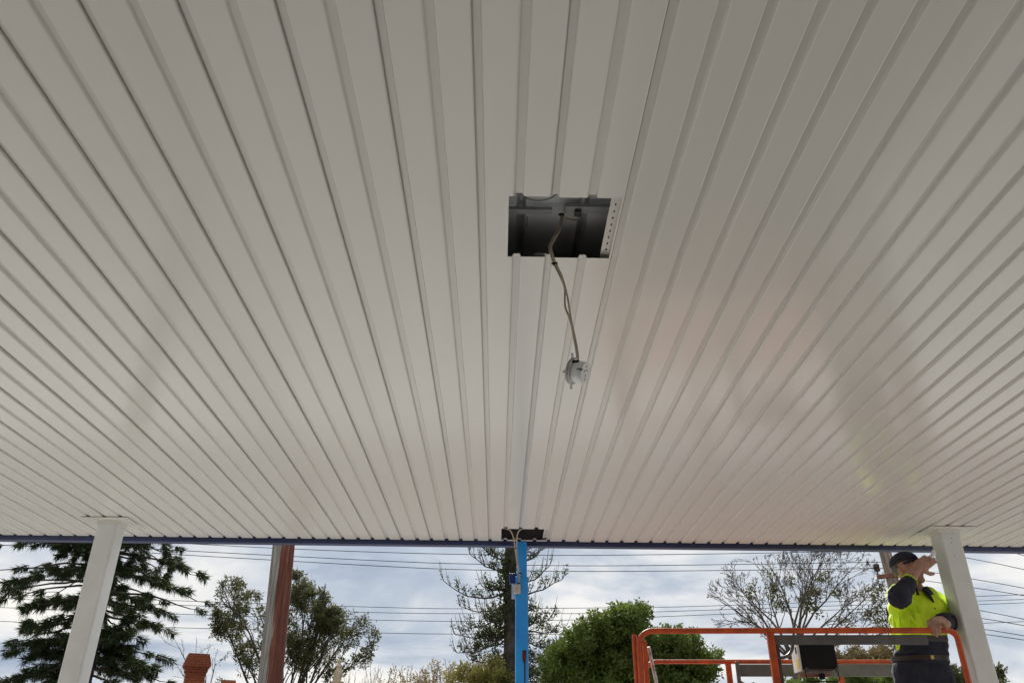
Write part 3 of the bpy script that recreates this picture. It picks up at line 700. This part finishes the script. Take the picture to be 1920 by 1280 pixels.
M_INS = mat('brown_insulator', (.035, .02, .016), .25)
def pole(base, top, r0_, r1_, mt, label):
    e = empty('telegraph_pole', base, label, 'pole'); rel = top-base; n = 12; mb = MB()
    rn = random.Random(int(base.x*100))
    mb.tube([rel*(i/n) + V((rn.uniform(-.006, .006), rn.uniform(-.006, .006), 0)) for i in range(n+1)], [r0_+(r1_-r0_)*i/n for i in range(n+1)], 20)
    o = mb.build('shaft', mt, e, smooth=60); return e
pa_, pb_ = at(532, 1018, 13), at(506, 1280, 13)
ddr = (pa_-pb_)/(pa_.z-pb_.z)
pole(pb_ - ddr*pb_.z, pb_ + ddr*(8.6-pb_.z), .19, .165, M_POLE, 'thick timber pole, weathered grey on one side and red-brown on the other')
pa2, pb2 = at(1659, 1035, 22), at(1676, 1092, 22); pb2 = V((pb2.x-.02, pb2.y, pb2.z))
dd2 = (pa2-pb2)/(pa2.z-pb2.z)
base2 = pb2-dd2*pb2.z
p2 = pole(base2, pb2+dd2*(9.0-pb2.z), .19, .15, M_POLE2, 'grey timber pole with crossarms behind the worker\'s head')
def crossarm(z, dirv, ln, mt=M_ARM, ins=(-.92,)):
    c = pb2 + dd2*(z-pb2.z) - base2 - V((0, .19, 0)); dirv = dirv.normalized(); an = math.atan2(dirv.y, dirv.x)
    Mx = Matrix.Translation(c) @ Matrix.Rotation(an, 4, 'Z')
    a_ = MB().box((-ln, -.045, -.055), (ln, .045, .055), Mx).build('crossarm', mt, p2, bevel=.01)
    for f_ in ins:
        MB().lathe([(.02, 0), (.02, .09), (.075, .10), (.085, .17), (.055, .18), (.08, .20), (.075, .29), (.03, .31)], Mx @ V((f_*ln, 0, .055)), 14).build('insulator', M_INS, a_, 50)
    return Mx
z1 = at(1655, 1080, 22).z; z2 = at(1660, 1165, 22).z
crossarm(z1, V((.75, -.66, 0)), .46); crossarm(z2, V((.75, -.66, 0)), .44)
crossarm(z1+1.1, V((.95, .3, 0)), 1.1, ins=(-.92, -.45, .45, .92))
def wire(pts, label, r=.010):
    q = smooth_path(pts, 10); b0 = q[0]
    o = MB().tube([p-b0 for p in q], r, 5).build('power_line', M_WIRE); o.location = b0
    return tag(o, label, 'power line', 'power lines')
WY = 24
wire([at(-700, 955, WY), at(0, 1001.5, WY), at(300, 1016, WY), at(515, 1027, WY), at(720, 1035, WY), at(900, 1039, WY), at(1160, 1040, WY), at(1640, 1031, WY), at(1900, 1012, WY)], 'topmost power line crossing just under the blue beam')
wire([at(-700, 985, WY), at(0, 1013, WY), at(310, 1030, WY), at(720, 1051, WY), at(900, 1057, WY), at(1160, 1060, WY), at(1650, 1053, WY), at(1672, 1050, WY)], 'second power line from the top, above the timber pole crossarm')
wire([at(-700, 995, WY), at(0, 1021, WY), at(330, 1039, WY), at(720, 1061, WY), at(900, 1068, WY), at(1160, 1070.5, WY), at(1645, 1065, WY), at(1672, 1063, WY)], 'third power line from the top, closest below the second')
WZ = 31
wire([at(-700, 1075, WZ), at(0, 1113, WZ), at(350, 1126, WZ), at(720, 1138, WZ), at(900, 1140.5, WZ), at(1180, 1138, WZ), at(1400, 1133, WZ), at(2300, 1100, WZ)], 'fourth power line from the top, highest of the lower set')
wire([at(-700, 1085, WZ), at(0, 1121, WZ), at(345, 1134, WZ), at(720, 1148, WZ), at(1050, 1149.5, WZ), at(1200, 1147, WZ), at(1390, 1141, WZ), at(2300, 1110, WZ)], 'fifth power line from the top, close under the fourth')
wire([at(-700, 1105, WZ), at(0, 1138, WZ), at(345, 1151, WZ), at(720, 1162, WZ), at(900, 1164, WZ), at(1050, 1162, WZ), at(1200, 1157, WZ), at(1400, 1149, WZ), at(2300, 1115, WZ)], 'sixth power line from the top, between two closer pairs')
wire([at(-700, 1135, WZ), at(0, 1164, WZ), at(300, 1175, WZ), at(720, 1186, WZ), at(900, 1188, WZ), at(1160, 1188, WZ), at(1400, 1184, WZ), at(2300, 1150, WZ)], 'lowest power line, well below the others')
for k, (ya, yb, lb) in enumerate(((1047.5, 1067, 'upper'), (1085, 1102, 'second'), (1101, 1116, 'third'), (1141.5, 1160, 'fourth'), (1156, 1172, 'fifth'), (1176, 1191, 'sixth'), (1185.5, 1199, 'lowest'))):
    sl_ = (yb-ya)/95.0; x0 = 1690
    wire([at(x0, ya-(1825-x0)*sl_*.92, 22), at(1825, ya, 19), at(1920, yb, 17), at(2300, yb+380*sl_*1.1, 13)], f'{lb} of the power lines fanning down to the right of the right-hand post' if k else 'uppermost of the power lines fanning down to the right of the right-hand post', .008)
wire([at(1840, 1019, 20), at(1900, 1035, 18), at(1920, 1041, 17), at(2300, 1150, 12)], 'short steep power line leaving the top right corner', .008)

# ------------------------------------------------------------------ houses
M_BRICK = None
def brick_material():
    m = bpy.data.materials.new('red_brick'); m.use_nodes = True; t = m.node_tree; b = t.nodes['Principled BSDF']; b.inputs['Roughness'].default_value = .9
    tcn = t.nodes.new('ShaderNodeTexCoord'); LNK = t.links.new
    sp = t.nodes.new('ShaderNodeSeparateXYZ'); LNK(tcn.outputs['Object'], sp.inputs[0])
    cm = t.nodes.new('ShaderNodeCombineXYZ'); LNK(math_node('ADD', sp.outputs[0], sp.outputs[1], t), cm.inputs[0]); LNK(sp.outputs[2], cm.inputs[1])
    br_ = t.nodes.new('ShaderNodeTexBrick'); LNK(cm.outputs[0], br_.inputs[0])
    br_.inputs['Scale'].default_value = 1.0; br_.inputs['Brick Width'].default_value = .24; br_.inputs['Row Height'].default_value = .086; br_.inputs['Mortar Size'].default_value = .010
    br_.inputs['Color1'].default_value = (.50, .125, .05, 1); br_.inputs['Color2'].default_value = (.38, .088, .04, 1); br_.inputs['Mortar'].default_value = (.17, .09, .06, 1)
    LNK(br_.outputs[0], b.inputs['Base Color'])
    bn = t.nodes.new('ShaderNodeBump'); bn.inputs['Strength'].default_value = .8; bn.inputs['Distance'].default_value = .02; bn.invert = True
    LNK(br_.outputs['Fac'], bn.inputs['Height']); LNK(bn.outputs[0], b.inputs['Normal']); return m
M_BRICK = brick_material()
M_ROOF = mat('iron_roof', (.20, .19, .18), .6, var=.2, vscale=2)
M_SAND = mat('sandstone', (.52, .42, .29), .85, var=.16, vscale=7, bump=.2, bscale=30)
ch = at(358, 1260, 30); ct = at(358, 1223, 30).z; ctr_ = V((ch.x, 30.45, 0))
hb = empty('brick_house', (ctr_.x+1.2, 33.5, 0), 'old house showing only its red brick chimneys above the frame edge', 'house')
hx, hy = ctr_.x+1.2, 33.5
def hpart(mb, name, m, **k): return hang(mb.build(name, m, **k), hb)
hpart(MB().box((hx-6, hy-4.5, 0), (hx+6, hy+4.5, 3.0)), 'wall', M_BRICK)
rf = MB(); e_ = [V((hx-6.4, hy-4.9, 2.95)), V((hx+6.4, hy-4.9, 2.95)), V((hx+6.4, hy+4.9, 2.95)), V((hx-6.4, hy+4.9, 2.95))]; ra, rb_ = V((hx-2.2, hy, 4.15)), V((hx+2.2, hy, 4.15))
rf.quad(e_[0], e_[1], rb_, ra); rf.quad(e_[2], e_[3], ra, rb_); rf.tri(e_[1], e_[2], rb_); rf.tri(e_[3], e_[0], ra); rf.quad(*reversed(e_))
roof = hpart(rf, 'roof', M_ROOF)
for dx in (-4, 2.5):
    f_ = hpart(MB().box((hx+dx, hy-4.53, 1.0), (hx+dx+1.4, hy-4.501, 2.4)), 'window', M_WHITE); o = MB().box((hx+dx+.06, hy-4.545, 1.06), (hx+dx+1.34, hy-4.532, 2.34)).build('pane', M_GLASS); o.parent = f_
hpart(MB().box((hx-.5, hy-4.53, 0.0), (hx+.5, hy-4.501, 2.1)), 'door', M_BOOT)
def chimney(c, top, wd, dp):
    """corbelled chimney; widths taper up to a battered cap, brick courses step out one by one"""
    mb = MB(); o_ = V((c.x, c.y, 0))
    z = 3.0; mb.box((-.36*wd, -.36*dp, z), (.36*wd, .36*dp, top-.66))
    zz = top-.66
    prof = [.375, .40, .425, .405, .445, .47, .50, .50]
    for i, p_ in enumerate(prof):
        mb.box((-p_*wd, -p_*dp, zz+i*.040), (p_*wd, p_*dp, zz+i*.040+.0395))
    zz += len(prof)*.040
    n0 = len(mb.v); a0, a1, hgt = .50, .385, top-zz
    for (a, z_) in ((a0, zz), (a1, zz+hgt)):
        for (sx, sy) in ((-1, -1), (1, -1), (1, 1), (-1, 1)): mb.v.append((sx*a*wd, sy*a*dp, z_))
    for i in range(4): mb.f.append((n0+i, n0+(i+1) % 4, n0+4+(i+1) % 4, n0+4+i))
    mb.f.append((n0+4, n0+5, n0+6, n0+7))
    o = mb.build('chimney', M_BRICK, roof); o.location = o_; o.rotation_euler.z = .42
    k_ = MB().box((-.11*wd, -.53*dp, top-.46), (.11*wd, -.505*dp, top-.20)); kk = k_.build('corbel_panel', M_BRICK, o)
    return o
chimney(ctr_, ct, .90, .78)
c2 = at(426, 1274, 36); chimney(V((c2.x, 36.2, 0)), c2.z, .68, .6)
fn = at(637, 1235, 25); sp_ = empty('stone_pinnacle', (fn.x, 25, 0), 'carved cream sandstone pinnacle in front of the olive-leaved tree', 'pinnacle')
zt = fn.z
def fin(pr, name): 
    k_ = .78; o = MB().lathe([(r_*k_, zt-(zt-z_)*(k_ if z_ > zt-1.3 else 1)) for r_, z_ in pr], (0, 0, 0), 20).build(name, M_SAND, sp_, 40); return o
fin([(.42, 0), (.42, .4), (.32, .45), (.27, zt-1.25), (.30, zt-1.2), (.30, zt-1.02), (.22, zt-.98), (.205, zt-.85)], 'shaft')
fin([(.16, zt-.87), (.235, zt-.84), (.24, zt-.78), (.15, zt-.74), (.135, zt-.70), (.165, zt-.55), (.15, zt-.42), (.105, zt-.36), (.095, zt-.28), (.12, zt-.26), (.12, zt-.22), (.075, zt-.20), (.065, zt-.11), (.095, zt-.09), (.085, zt-.05), (.03, zt)], 'finial')

# ------------------------------------------------------------------ trees
def rv(rn): 
    while True:
        p = V((rn.uniform(-1, 1), rn.uniform(-1, 1), rn.uniform(-1, 1)))
        if .05 < p.length < 1: return p.normalized()
def leaf(mb, p, d, ln, wd, rn, nrm=None):
    d = d.normalized(); s_ = d.cross(rv(rn)); s_ = s_.normalized() if s_.length > 1e-4 else d.orthogonal().normalized()
    mb.quad(p, p + d*ln*.45 + s_*wd, p + d*ln, p + d*ln*.5 - s_*wd)
def spike(mb, p, d, ln, wd, rn):
    s_ = d.cross(rv(rn)); s_ = s_.normalized() if s_.length > 1e-4 else d.orthogonal().normalized()
    mb.tri(p - s_*wd, p + s_*wd, p + d*ln)
M_BARK = mat('dark_bark', (.075, .060, .050), .9, var=.35, vscale=4)
M_TWIG = mat('grey_twig', (.11, .092, .080), .9, var=.35, vscale=2)
M_DRY = mat('dry_twig', (.26, .19, .12), .9, var=.35, vscale=2)
LF_BUNYA = leafmat('bunya_leaf', (.009, .018, .007), (.036, .056, .018), 1.6)
LF_GUM = leafmat('olive_leaf', (.035, .042, .016), (.10, .105, .040), 1.1, .4)
LF_PINE = leafmat('hoop_leaf', (.016, .028, .012), (.060, .080, .026), 1.4)
LF_GREEN = leafmat('fresh_leaf', (.020, .042, .008), (.115, .165, .030), 1.8, .38)
LF_YEL = leafmat('yellow_leaf', (.10, .10, .022), (.26, .24, .06), 1.5, .45)
LF_BROWN = leafmat('brown_leaf', (.13, .095, .045), (.25, .19, .09), 2.0, .4)
class Tree:
    def __init__(s, name, base, seed, label, cat='tree', group='trees behind the awning'):
        s.e = empty(name, base, label, cat, group); s.b = V(base); s.rn = random.Random(seed); s.w = MB(); s.l = MB(); s.tips = []; s.nodes = []
    def done(s, wm, lm, cn='crown'):
        b = s.b
        s.w.v = [(x-b.x, y-b.y, z-b.z) for x, y, z in s.w.v]; s.w.build('trunk', wm, s.e, 60)
        if s.l.f:
            s.l.v = [(x-b.x, y-b.y, z-b.z) for x, y, z in s.l.v]; s.l.build(cn, lm, s.e)
    def grow(s, p, d, ln, r, lvl, maxl, P):
        if lvl == 0 and P.get('div', True): ln = ln/sum(P.get('lr', .62)**i for i in range(maxl+1))
        rn = s.rn; n = P.get('seg', 5); pts = [p]; rad = [r]; d = d.normalized(); ins = P.get('inside')
        r_end = r*(P.get('taper', .45)); nod = []
        for i in range(n):
            d = (d + rv(rn)*P.get('wig', .22) + V((0, 0, 1))*P.get('up', .06)*(1 if lvl else .3)).normalized()
            p = p + d*ln/n
            if ins and lvl >= P.get('inlvl', 1) and not ins(p): break
            pts.append(p); rad.append(max(r+(r_end-r)*(i+1)/n, P.get('rmin', .004))); nod.append((p, d, rad[-1]))
        if len(pts) > 1: s.w.tube(pts, rad, 6 if lvl < 2 else 3, cap=lvl < 1)
        if lvl >= maxl-P.get('leaflv', 1): s.nodes += [(q, dq, lvl) for q, dq, _ in nod]
        if lvl == maxl or len(pts) < 2:
            s.tips.append((p, d)); return
        kn_ = P['kids'][lvl]
        for k in range(kn_):
            i = min(len(nod)-1, int(len(nod)*(P.get('start', .3) + (1-P.get('start', .3))*(k+rn.random())/kn_)))
            if i < 0: continue
            q, dq, rq = nod[i]; s_ = dq.cross(rv(rn)).normalized(); a = P.get('ang', .7)*rn.uniform(.6, 1.3)
            s.grow(q, dq*cos(a)+s_*sin(a), ln*P.get('lr', .62)*rn.uniform(.7, 1.15), rq*rn.uniform(.5, .75), lvl+1, maxl, P)
        q, dq, rq = nod[-1]; s.grow(q, dq, ln*P.get('lr', .62), rq*.85, lvl+1, maxl, P)
    def clump(s, c, r, n, ln, wd, droop=0):
        for _ in range(n):
            o = rv(s.rn)*r*s.rn.random()**.5; dv = (o.normalized()*.7 + rv(s.rn)*.8 + V((0, 0, -droop))).normalized()
            leaf(s.l, c+V((o.x, o.y, o.z*.75)), dv, ln*s.rn.uniform(.7, 1.3), wd*s.rn.uniform(.7, 1.2), s.rn)

# the bunya pine behind the left post: whorls of bare boughs with brushes of dark spiky leaves at their ends
D = 25; tb = at(160, 1280, D); t = Tree('bunya_pine', (tb.x-.2, D, 0), 11, 'dark bunya pine with spiky leaf brushes behind the left-hand post')
rn = t.rn; bx_, by_ = tb.x-.2, D
t.w.tube([(bx_, by_, z) for z in (0, 3, 6, 9, 12)], [.42, .36, .28, .18, .06], 10)
def brush(c, d, ln, rad, n):
    d = d.normalized()
    for k in range(n):
        f_ = rn.random(); p = c + d*ln*(f_-.55); o = d.cross(rv(rn)).normalized()
        dv = (o*rn.uniform(.6, 1.1) + d*rn.uniform(.1, .9) + V((0, 0, -.45))).normalized()
        spike(t.l, p + o*rad*.15, dv, rad*rn.uniform(.6, 1.25), .013, rn)
z = 2.2; wh = 0
while z < 11.5:
    R0 = (2.75 if z < 8.3 else 2.75*max(.15, (11.8-z)/3.5)) * (0.82 + .18*sin(z*2.1)) * (.78 if z < 4.6 else 1)
    nb_ = 12
    for k in range(nb_):
        a = 2*pi*(k+rn.random()*.7)/nb_ + wh*.5; Lb = R0*rn.uniform(.50, 1.10); dh = V((cos(a), sin(a), 0)); p = V((bx_, by_, z+rn.uniform(-.2, .2)))
        pts = [p]; rise = rn.uniform(-.02, .16)
        for i in range(1, 8):
            f_ = i/7; pts.append(p + dh*Lb*f_ + V((rn.uniform(-.05, .05), rn.uniform(-.05, .05), Lb*(rise*f_ - .24*f_*f_)+rn.uniform(-.03, .03))))
        t.w.tube(pts, [.042-.028*i/7 for i in range(8)], 4, False)
        for i in range(2, 8):       # side shoots carrying brushes
            if i < 7 and rn.random() < (.74 if i < 5 else .52): continue
            for sgn in (-1, 1) if i < 7 else (0,):
                sd = (V((-dh.y, dh.x, 0))*sgn*rn.uniform(.5, 1.0) + dh*.9 + V((0, 0, -.15))).normalized()
                l2 = rn.uniform(.25, .55)*(1.0 if i > 4 else .7); q = pts[i] + sd*l2
                t.w.tube([pts[i], pts[i]+sd*l2*.5+V((0, 0, .02)), q], [.014, .011, .008], 3, False)
                brush(q, sd+V((0, 0, -.25)), rn.uniform(.22, .40), rn.uniform(.16, .26), 120)
    z += rn.uniform(.42, .58); wh += 1
t.done(M_BARK, LF_BUNYA)

# the olive-leaved tree behind the grey and red pole: many stems fanning up
def env(ells):
    def f(p):
        return any(((p.x-c.x)/r.x)**2 + ((p.y-c.y)/r.y)**2 + ((p.z-c.z)/r.z)**2 < 1 for c, r in ells)
    return f
D = 30; px = .0212
def E_(x, y, rx, ry): c = at(x, y+6, D); return (c, V((rx*px, 1.6, ry*px*.95)))
t = Tree('olive_leaved_tree', at(545, 1280, D).xy.to_3d() + V((0, 0, 0)), 23, 'multi-stemmed olive-leaved tree behind the grey and red pole')
ins = env([E_(545, 1190, 75, 105), E_(450, 1200, 55, 95), E_(625, 1215, 65, 75), E_(500, 1260, 110, 70), E_(672, 1185, 30, 45), E_(440, 1118, 24, 38), E_(545, 1260, 160, 50), E_(560, 1110, 30, 40)])
base = t.b
t.w.tube([base, base+V((.05, 0, 1.0)), base+V((.0, 0, 2.0))], [.32, .27, .24], 8)
for k, (xx, yy) in enumerate(((440, 1120), (470, 1110), (515, 1105), (545, 1090), (565, 1085), (590, 1120), (610, 1130), (640, 1140), (690, 1165), (420, 1160), (530, 1130), (655, 1170))):
    tgt = at(xx, yy, D + t.rn.uniform(-.9, .9)); s0 = base + V((t.rn.uniform(-.1, .1), t.rn.uniform(-.1, .1), 2.0)); dv = tgt-s0
    t.grow(s0, dv + V(((xx-545)*.010, 0, 0))*-.0, dv.length*.95, .060, 0, 3, dict(div=False, kids=(9, 5, 3), seg=8, wig=.14, up=.05, ang=.6, lr=.34, start=.30, inside=ins, inlvl=1, rmin=.006, leaflv=1, taper=.25))
for (p, d, lv) in t.nodes:
    if t.rn.random() < .34*(.25+.75*(sin(p.x*3.1+1)*sin(p.z*3.3+.5) > .0)): t.clump(p, .13, 5, .13, .024)
t.done(M_BARK, LF_GUM)
t = Tree('half_bare_tree', V((at(392, 1280, D+4).x, D+4, 0)), 29, 'thin half-bare tree rising beside the big red brick chimney')
base = t.b; t.w.tube([base, base+V((0, 0, 3.2))], [.10, .07], 6)
for (xx, yy) in ((380, 1152), (372, 1190), (400, 1200), (355, 1215), (412, 1215)):
    tgt = at(xx, yy, D+4); s0 = base+V((0, 0, 3.2)); dv = tgt-s0
    t.grow(s0, dv, dv.length, .04, 0, 2, dict(kids=(5, 3), seg=7, wig=.22, up=.03, ang=.7, lr=.28, start=.35, rmin=.006, taper=.3))
for (p, d, lv) in t.nodes:
    if p.x > at(345, 1200, D).x and t.rn.random() < .25: t.clump(p, .13, 5, .10, .022)
t.done(M_TWIG, LF_GUM)

# the hoop pine behind the blue post
D = 28; px = .0198
t = Tree('hoop_pine', V((at(958, 1280, D).x, D, 0)), 37, 'tall sparse hoop pine with upturned boughs behind the blue post'); rn = t.rn
base = t.b; tx = at(957, 1030, D)
t.w.tube([base, V((base.x, D, 4)), V((tx.x, D, tx.z)), V((tx.x, D, 10.5)), V((tx.x, D, 12))], [.30, .26, .20, .10, .03], 10)
boughs = [(1068, 885, 1040), (1105, 832, 1088), (1060, 1022, 1025), (1130, 862, 1135), (1120, 1052, 1086), (1148, 872, 1178), (1165, 855, 1188), (1178, 858, 1222), (1195, 878, 1215), (1150, 1035, 1160), (1172, 1045, 1185), (1185, 1035, 1215), (1205, 1020, 1240), (1215, 880, 1235), (1235, 900, 1260), (1240, 1010, 1262), (1095, 1030, 1060), (1045, 900, 1020), (1040, 1010, 1010)]
for kk in range(12): boughs.append((rn.uniform(1000, 1270), 957+rn.choice((-1, 1))*rn.uniform(10, 50), 0))
for (y0, xe, ye) in boughs:
    p = at(957, y0, D); p.y = D; dpt = rn.uniform(-1.3, 1.3)
    q = at(xe, ye if ye else y0+rn.uniform(-15, 30), D+dpt); q.y = D+dpt
    sag = rn.uniform(.05, .16)*(q-p).length
    pts = []
    for i in range(9):
        f_ = i/8; pts.append(p.lerp(q, f_) + V((rn.uniform(-.03, .03), 0, -sag*4*f_*(1-f_) + .02*sin(i*2.1))))
    t.w.tube(pts, [.040-.027*i/8 for i in range(9)], 5, False)
    bare = rn.random() < .3
    for i in range(2, 9):
        for k in range(3):
            sgn = rn.choice((-1, 1)); d = (pts[min(i+1, 8)]-pts[i-1]).normalized()
            dv = (d*.5 + V((0, sgn*.9, 0))*rn.uniform(.3, 1) + V((0, 0, rn.uniform(.1, .8)))).normalized(); l2 = rn.uniform(.25, .75)*(1-.35*i/8)
            m1 = pts[i]+dv*l2*.5; m2 = m1 + (dv+V((0, 0, .55))).normalized()*l2*.5
            t.w.tube([pts[i], m1, m2], [.012, .010, .008], 3, False)
            if rn.random() < (.15 if bare or i > 6 else .50):
                for j in range(3): t.clump(m1.lerp(m2, j/2)+V((0, 0, .02)), .09, 11, .11, .022)
            else:
                t.w.tube([m2, m2+(dv*.5+V((0, 0, .8))).normalized()*rn.uniform(.15, .45)], [.007, .006], 3, False); t.clump(m2, .05, 4, .09, .018)
for k in range(170):   # short leafy growth hugging the trunk
    z = rn.uniform(at(957, 1275, D).z, at(957, 1035, D).z); a = rn.uniform(0, 2*pi); thick = 1.0 if 1045 else 1
    t.clump(V((tx.x+cos(a)*.24, D+sin(a)*.24, z)), .17, 10, .14, .03)
zc0, zc1 = at(957, 1150, D).z, at(957, 1045, D).z
for k in range(90):
    z = rn.uniform(zc0, zc1); a = rn.uniform(0, 2*pi); rr_ = rn.uniform(.2, .40)
    t.clump(V((tx.x+cos(a)*rr_, D+sin(a)*rr_, z)), .16, 10, .14, .032)
t.done(M_BARK, LF_PINE)

# the dense fresh-green tree left of the lift
D = 22; px = .0158
t = Tree('green_leafy_tree', V((at(1180, 1280, D).x, D, 0)), 41, 'dense fresh-green leafy tree rising behind the left end of the lift'); rn = t.rn
lobes = [(1165, 1214, 44, 44), (1105, 1236, 46, 50), (1070, 1268, 42, 55), (1130, 1280, 75, 65), (1205, 1252, 58, 50), (1262, 1222, 24, 30), (1235, 1268, 60, 50), (1300, 1260, 32, 28), (1285, 1285, 46, 36), (1180, 1310, 110, 55), (1190, 1180, 17, 22), (1118, 1194, 18, 16), (1160, 1178, 14, 16)]
base = t.b; t.w.tube([base, base+V((.05, 0, 1.2)), base+V((0, 0, 2.2))], [.24, .2, .17], 8)
for (x, y, rx, ry) in list(lobes):       # smaller boughs break up the outline
    for k in range(4):
        a = rn.uniform(0, pi); lobes.append((x+cos(a)*rx*.92, y-sin(a)*ry*.92, rn.uniform(9, 19), rn.uniform(9, 20)))
gap = lambda p: sin(p.x*5.1+1)+sin(p.z*6.3+p.y*2)+sin(p.x*2.7-p.z*3.9+p.y*3.1) < -.80
for (x, y, rx, ry) in lobes:
    c = at(x, y, D+rn.uniform(-.5, .5)); s0 = base+V((0, 0, 2.0)); dv = c-s0
    if rx > 20: t.grow(s0, dv, dv.length*1.05, .05, 0, 1, dict(kids=(6, 1), seg=6, wig=.12, ang=.6, lr=.4, rmin=.006))
    vol = rx*ry; nc = int(vol/(13 if x < 1210 else 17)) if rx > 20 else int(vol/9)+3
    for k in range(nc):
        o = rv(rn)*(rn.random()**.42); p = c + V((o.x*rx*px, o.y*1.3, o.z*ry*px*.86))
        if rn.random() < .08 or gap(p): continue
        t.clump(p, .17, 20, .105, .026)
    for k in range(int((rx+ry)*.6)):      # ragged shoots standing out of the outline
        o = rv(rn); o.z = abs(o.z)*.9 if rn.random() < .75 else o.z; p = c + V((o.x*rx*px, o.y*1.2, o.z*ry*px*.84)); dv = (o*.5+V((0, 0, .8))).normalized()
        ln = rn.uniform(.08, .30); t.w.tube([p, p+dv*ln], [.008, .005], 3, False)
        for j in range(4): t.clump(p+dv*ln*(j+.6)/4, .07, 6, .10, .024)
t.done(M_BARK, LF_GREEN)

# the bare tree behind the lift
D = 27; px = .0194
t = Tree('bare_tree', V((at(1490, 1280, D).x, D, 0)), 53, 'wide bare twiggy tree with a few mistletoe clumps behind the lift'); rn = t.rn
def E2(x, y, rx, ry): c = at(x, y, D); return (c, V((rx*px, 2.4, ry*px*1.15)))
ins = env([E2(1490, 1135, 108, 88), E2(1400, 1125, 62, 70), E2(1425, 1165, 72, 40), E2(1575, 1115, 80, 82), E2(1630, 1170, 45, 60), E2(1390, 1090, 30, 38), E2(1520, 1230, 120, 60)])
base = t.b; fork = at(1490, 1245, D); t.w.tube([base, base+V((.03, 0, 1.6)), fork], [.22, .18, .13], 8)
for (xx, yy, f0) in ((1352, 1118, 1), (1395, 1070, 1), (1440, 1060, 1), (1470, 1045, 1), (1505, 1050, 1), (1555, 1045, 1), (1590, 1035, 1), (1375, 1165, 1), (1365, 1140, 1), (1625, 1070, 1), (1650, 1130, 1), (1535, 1090, 1), (1420, 1110, 1), (1480, 1090, 1), (1600, 1110, 1), (1640, 1180, 1), (1410, 1180, 1)):
    tgt = at(xx, yy, D+rn.uniform(-1.4, 1.4)); s0 = fork + V((rn.uniform(-.15, .15), rn.uniform(-.15, .15), rn.uniform(-.2, .3))); dv = tgt-s0
    t.grow(s0, dv+V((0, 0, .15)), dv.length*.88, .048, 0, 4, dict(div=False, kids=(6, 5, 3, 2), seg=6, wig=.20, up=.03, ang=.70, lr=.36, start=.40, inside=ins, inlvl=1, rmin=.0062, taper=.28, leaflv=0))
for (x, y, r_, n_) in ((1450, 1110, .34, 26), (1407, 1105, .22, 12), (1510, 1125, .38, 24), (1530, 1110, .30, 18), (1545, 1085, .22, 12), (1460, 1130, .30, 16), (1480, 1090, .2, 8), (1525, 1140, .3, 14), (1570, 1112, .22, 8), (1645, 1110, .45, 30), (1640, 1150, .45, 26), (1655, 1170, .35, 18), (1590, 1165, .3, 10), (1440, 1075, .16, 5)):
    c = at(x, y, D+rn.uniform(-.5, .5))
    for k in range(n_): t.clump(c + rv(rn)*r_*rn.random()**.5, .13, 9, .13, .024, .4)
t.done(M_TWIG, LF_GUM, 'mistletoe')

# scrub along the bottom of the frame
def shrub(name, x0, x1, yt, D, seed, wm, lm, label, n_st=14, leafy=.5, clr=.12, cl=6, kids=(4, 3), lr=.4, wig=.2):
    t = Tree(name, V((at((x0+x1)/2, 1280, D).x, D, 0)), seed, label, 'shrub', 'scrub along the far verge'); rn = t.rn; base = t.b
    for k in range(n_st):
        f_ = (k+rn.random())/n_st; xx = x0 + (x1-x0)*f_; yy = yt + rn.uniform(0, 32) + 18*abs(f_-.5)*2
        tgt = at(xx, yy, D+rn.uniform(-.8, .8)); s0 = base + V(((tgt.x-base.x)*.45, rn.uniform(-.4, .4), .02)); dv = tgt-s0
        t.grow(s0, dv, dv.length, .034, 0, 2, dict(kids=kids, seg=7, wig=wig*.6, up=.05, ang=.5, lr=lr*.6, start=.55, rmin=.006, taper=.3))
    if leafy:
        for (p, d, lv) in t.nodes:
            if rn.random() < leafy: t.clump(p, clr, cl, .11, .024)
    t.done(wm, lm)
shrub('dry_shrub', 668, 720, 1222, 33, 61, M_DRY, LF_BROWN, 'wispy bare dry shrub to the right of the sandstone pinnacle', 8, 0, kids=(4, 3))
shrub('dry_shrub', 735, 800, 1232, 33, 62, M_DRY, LF_BROWN, 'low straw-coloured dry shrub midway to the blue post', 16, .10, .1, 3, kids=(5, 4))
shrub('dry_shrub', 785, 880, 1218, 32, 63, M_DRY, LF_BROWN, 'taller straw-coloured dry shrub left of the yellow-green bush', 22, .12, .1, 3, kids=(6, 4))
shrub('yellow_green_bush', 868, 962, 1222, 26, 64, M_DRY, LF_YEL, 'yellow-green bush at the foot of the hoop pine', 17, .42, .15, 7, kids=(6, 3))
shrub('dry_shrub', 990, 1045, 1225, 26, 65, M_TWIG, LF_PINE, 'thin shrub between the blue post and the green tree', 12, .35, .12, 5, kids=(5, 3))
shrub('green_bush', 1585, 1700, 1240, 20, 66, M_BARK, LF_GREEN, 'rounded green bush low behind the lift\'s far rail', 26, .95, .15, 9, kids=(7, 4))
shrub('brown_leaved_shrub', 1590, 1690, 1190, 24, 67, M_DRY, LF_BROWN, 'brown-leaved shrub between the two lift rails', 20, .8, .13, 6, kids=(6, 4))
shrub('green_bush', 1480, 1580, 1262, 20, 68, M_BARK, LF_GREEN, 'green bush glimpsed under the black control box', 18, .9, .15, 8, kids=(6, 4))
shrub('olive_shrub', 1735, 1840, 1222, 24, 69, M_TWIG, LF_GUM, 'olive shrub showing between the worker and the right-hand post', 18, .7, .15, 7, kids=(6, 4))
shrub('dry_shrub', 1868, 1900, 1262, 22, 70, M_DRY, LF_BROWN, 'small dry twig bush low right of the right-hand post', 6, .1, .1, 3, kids=(4, 2))
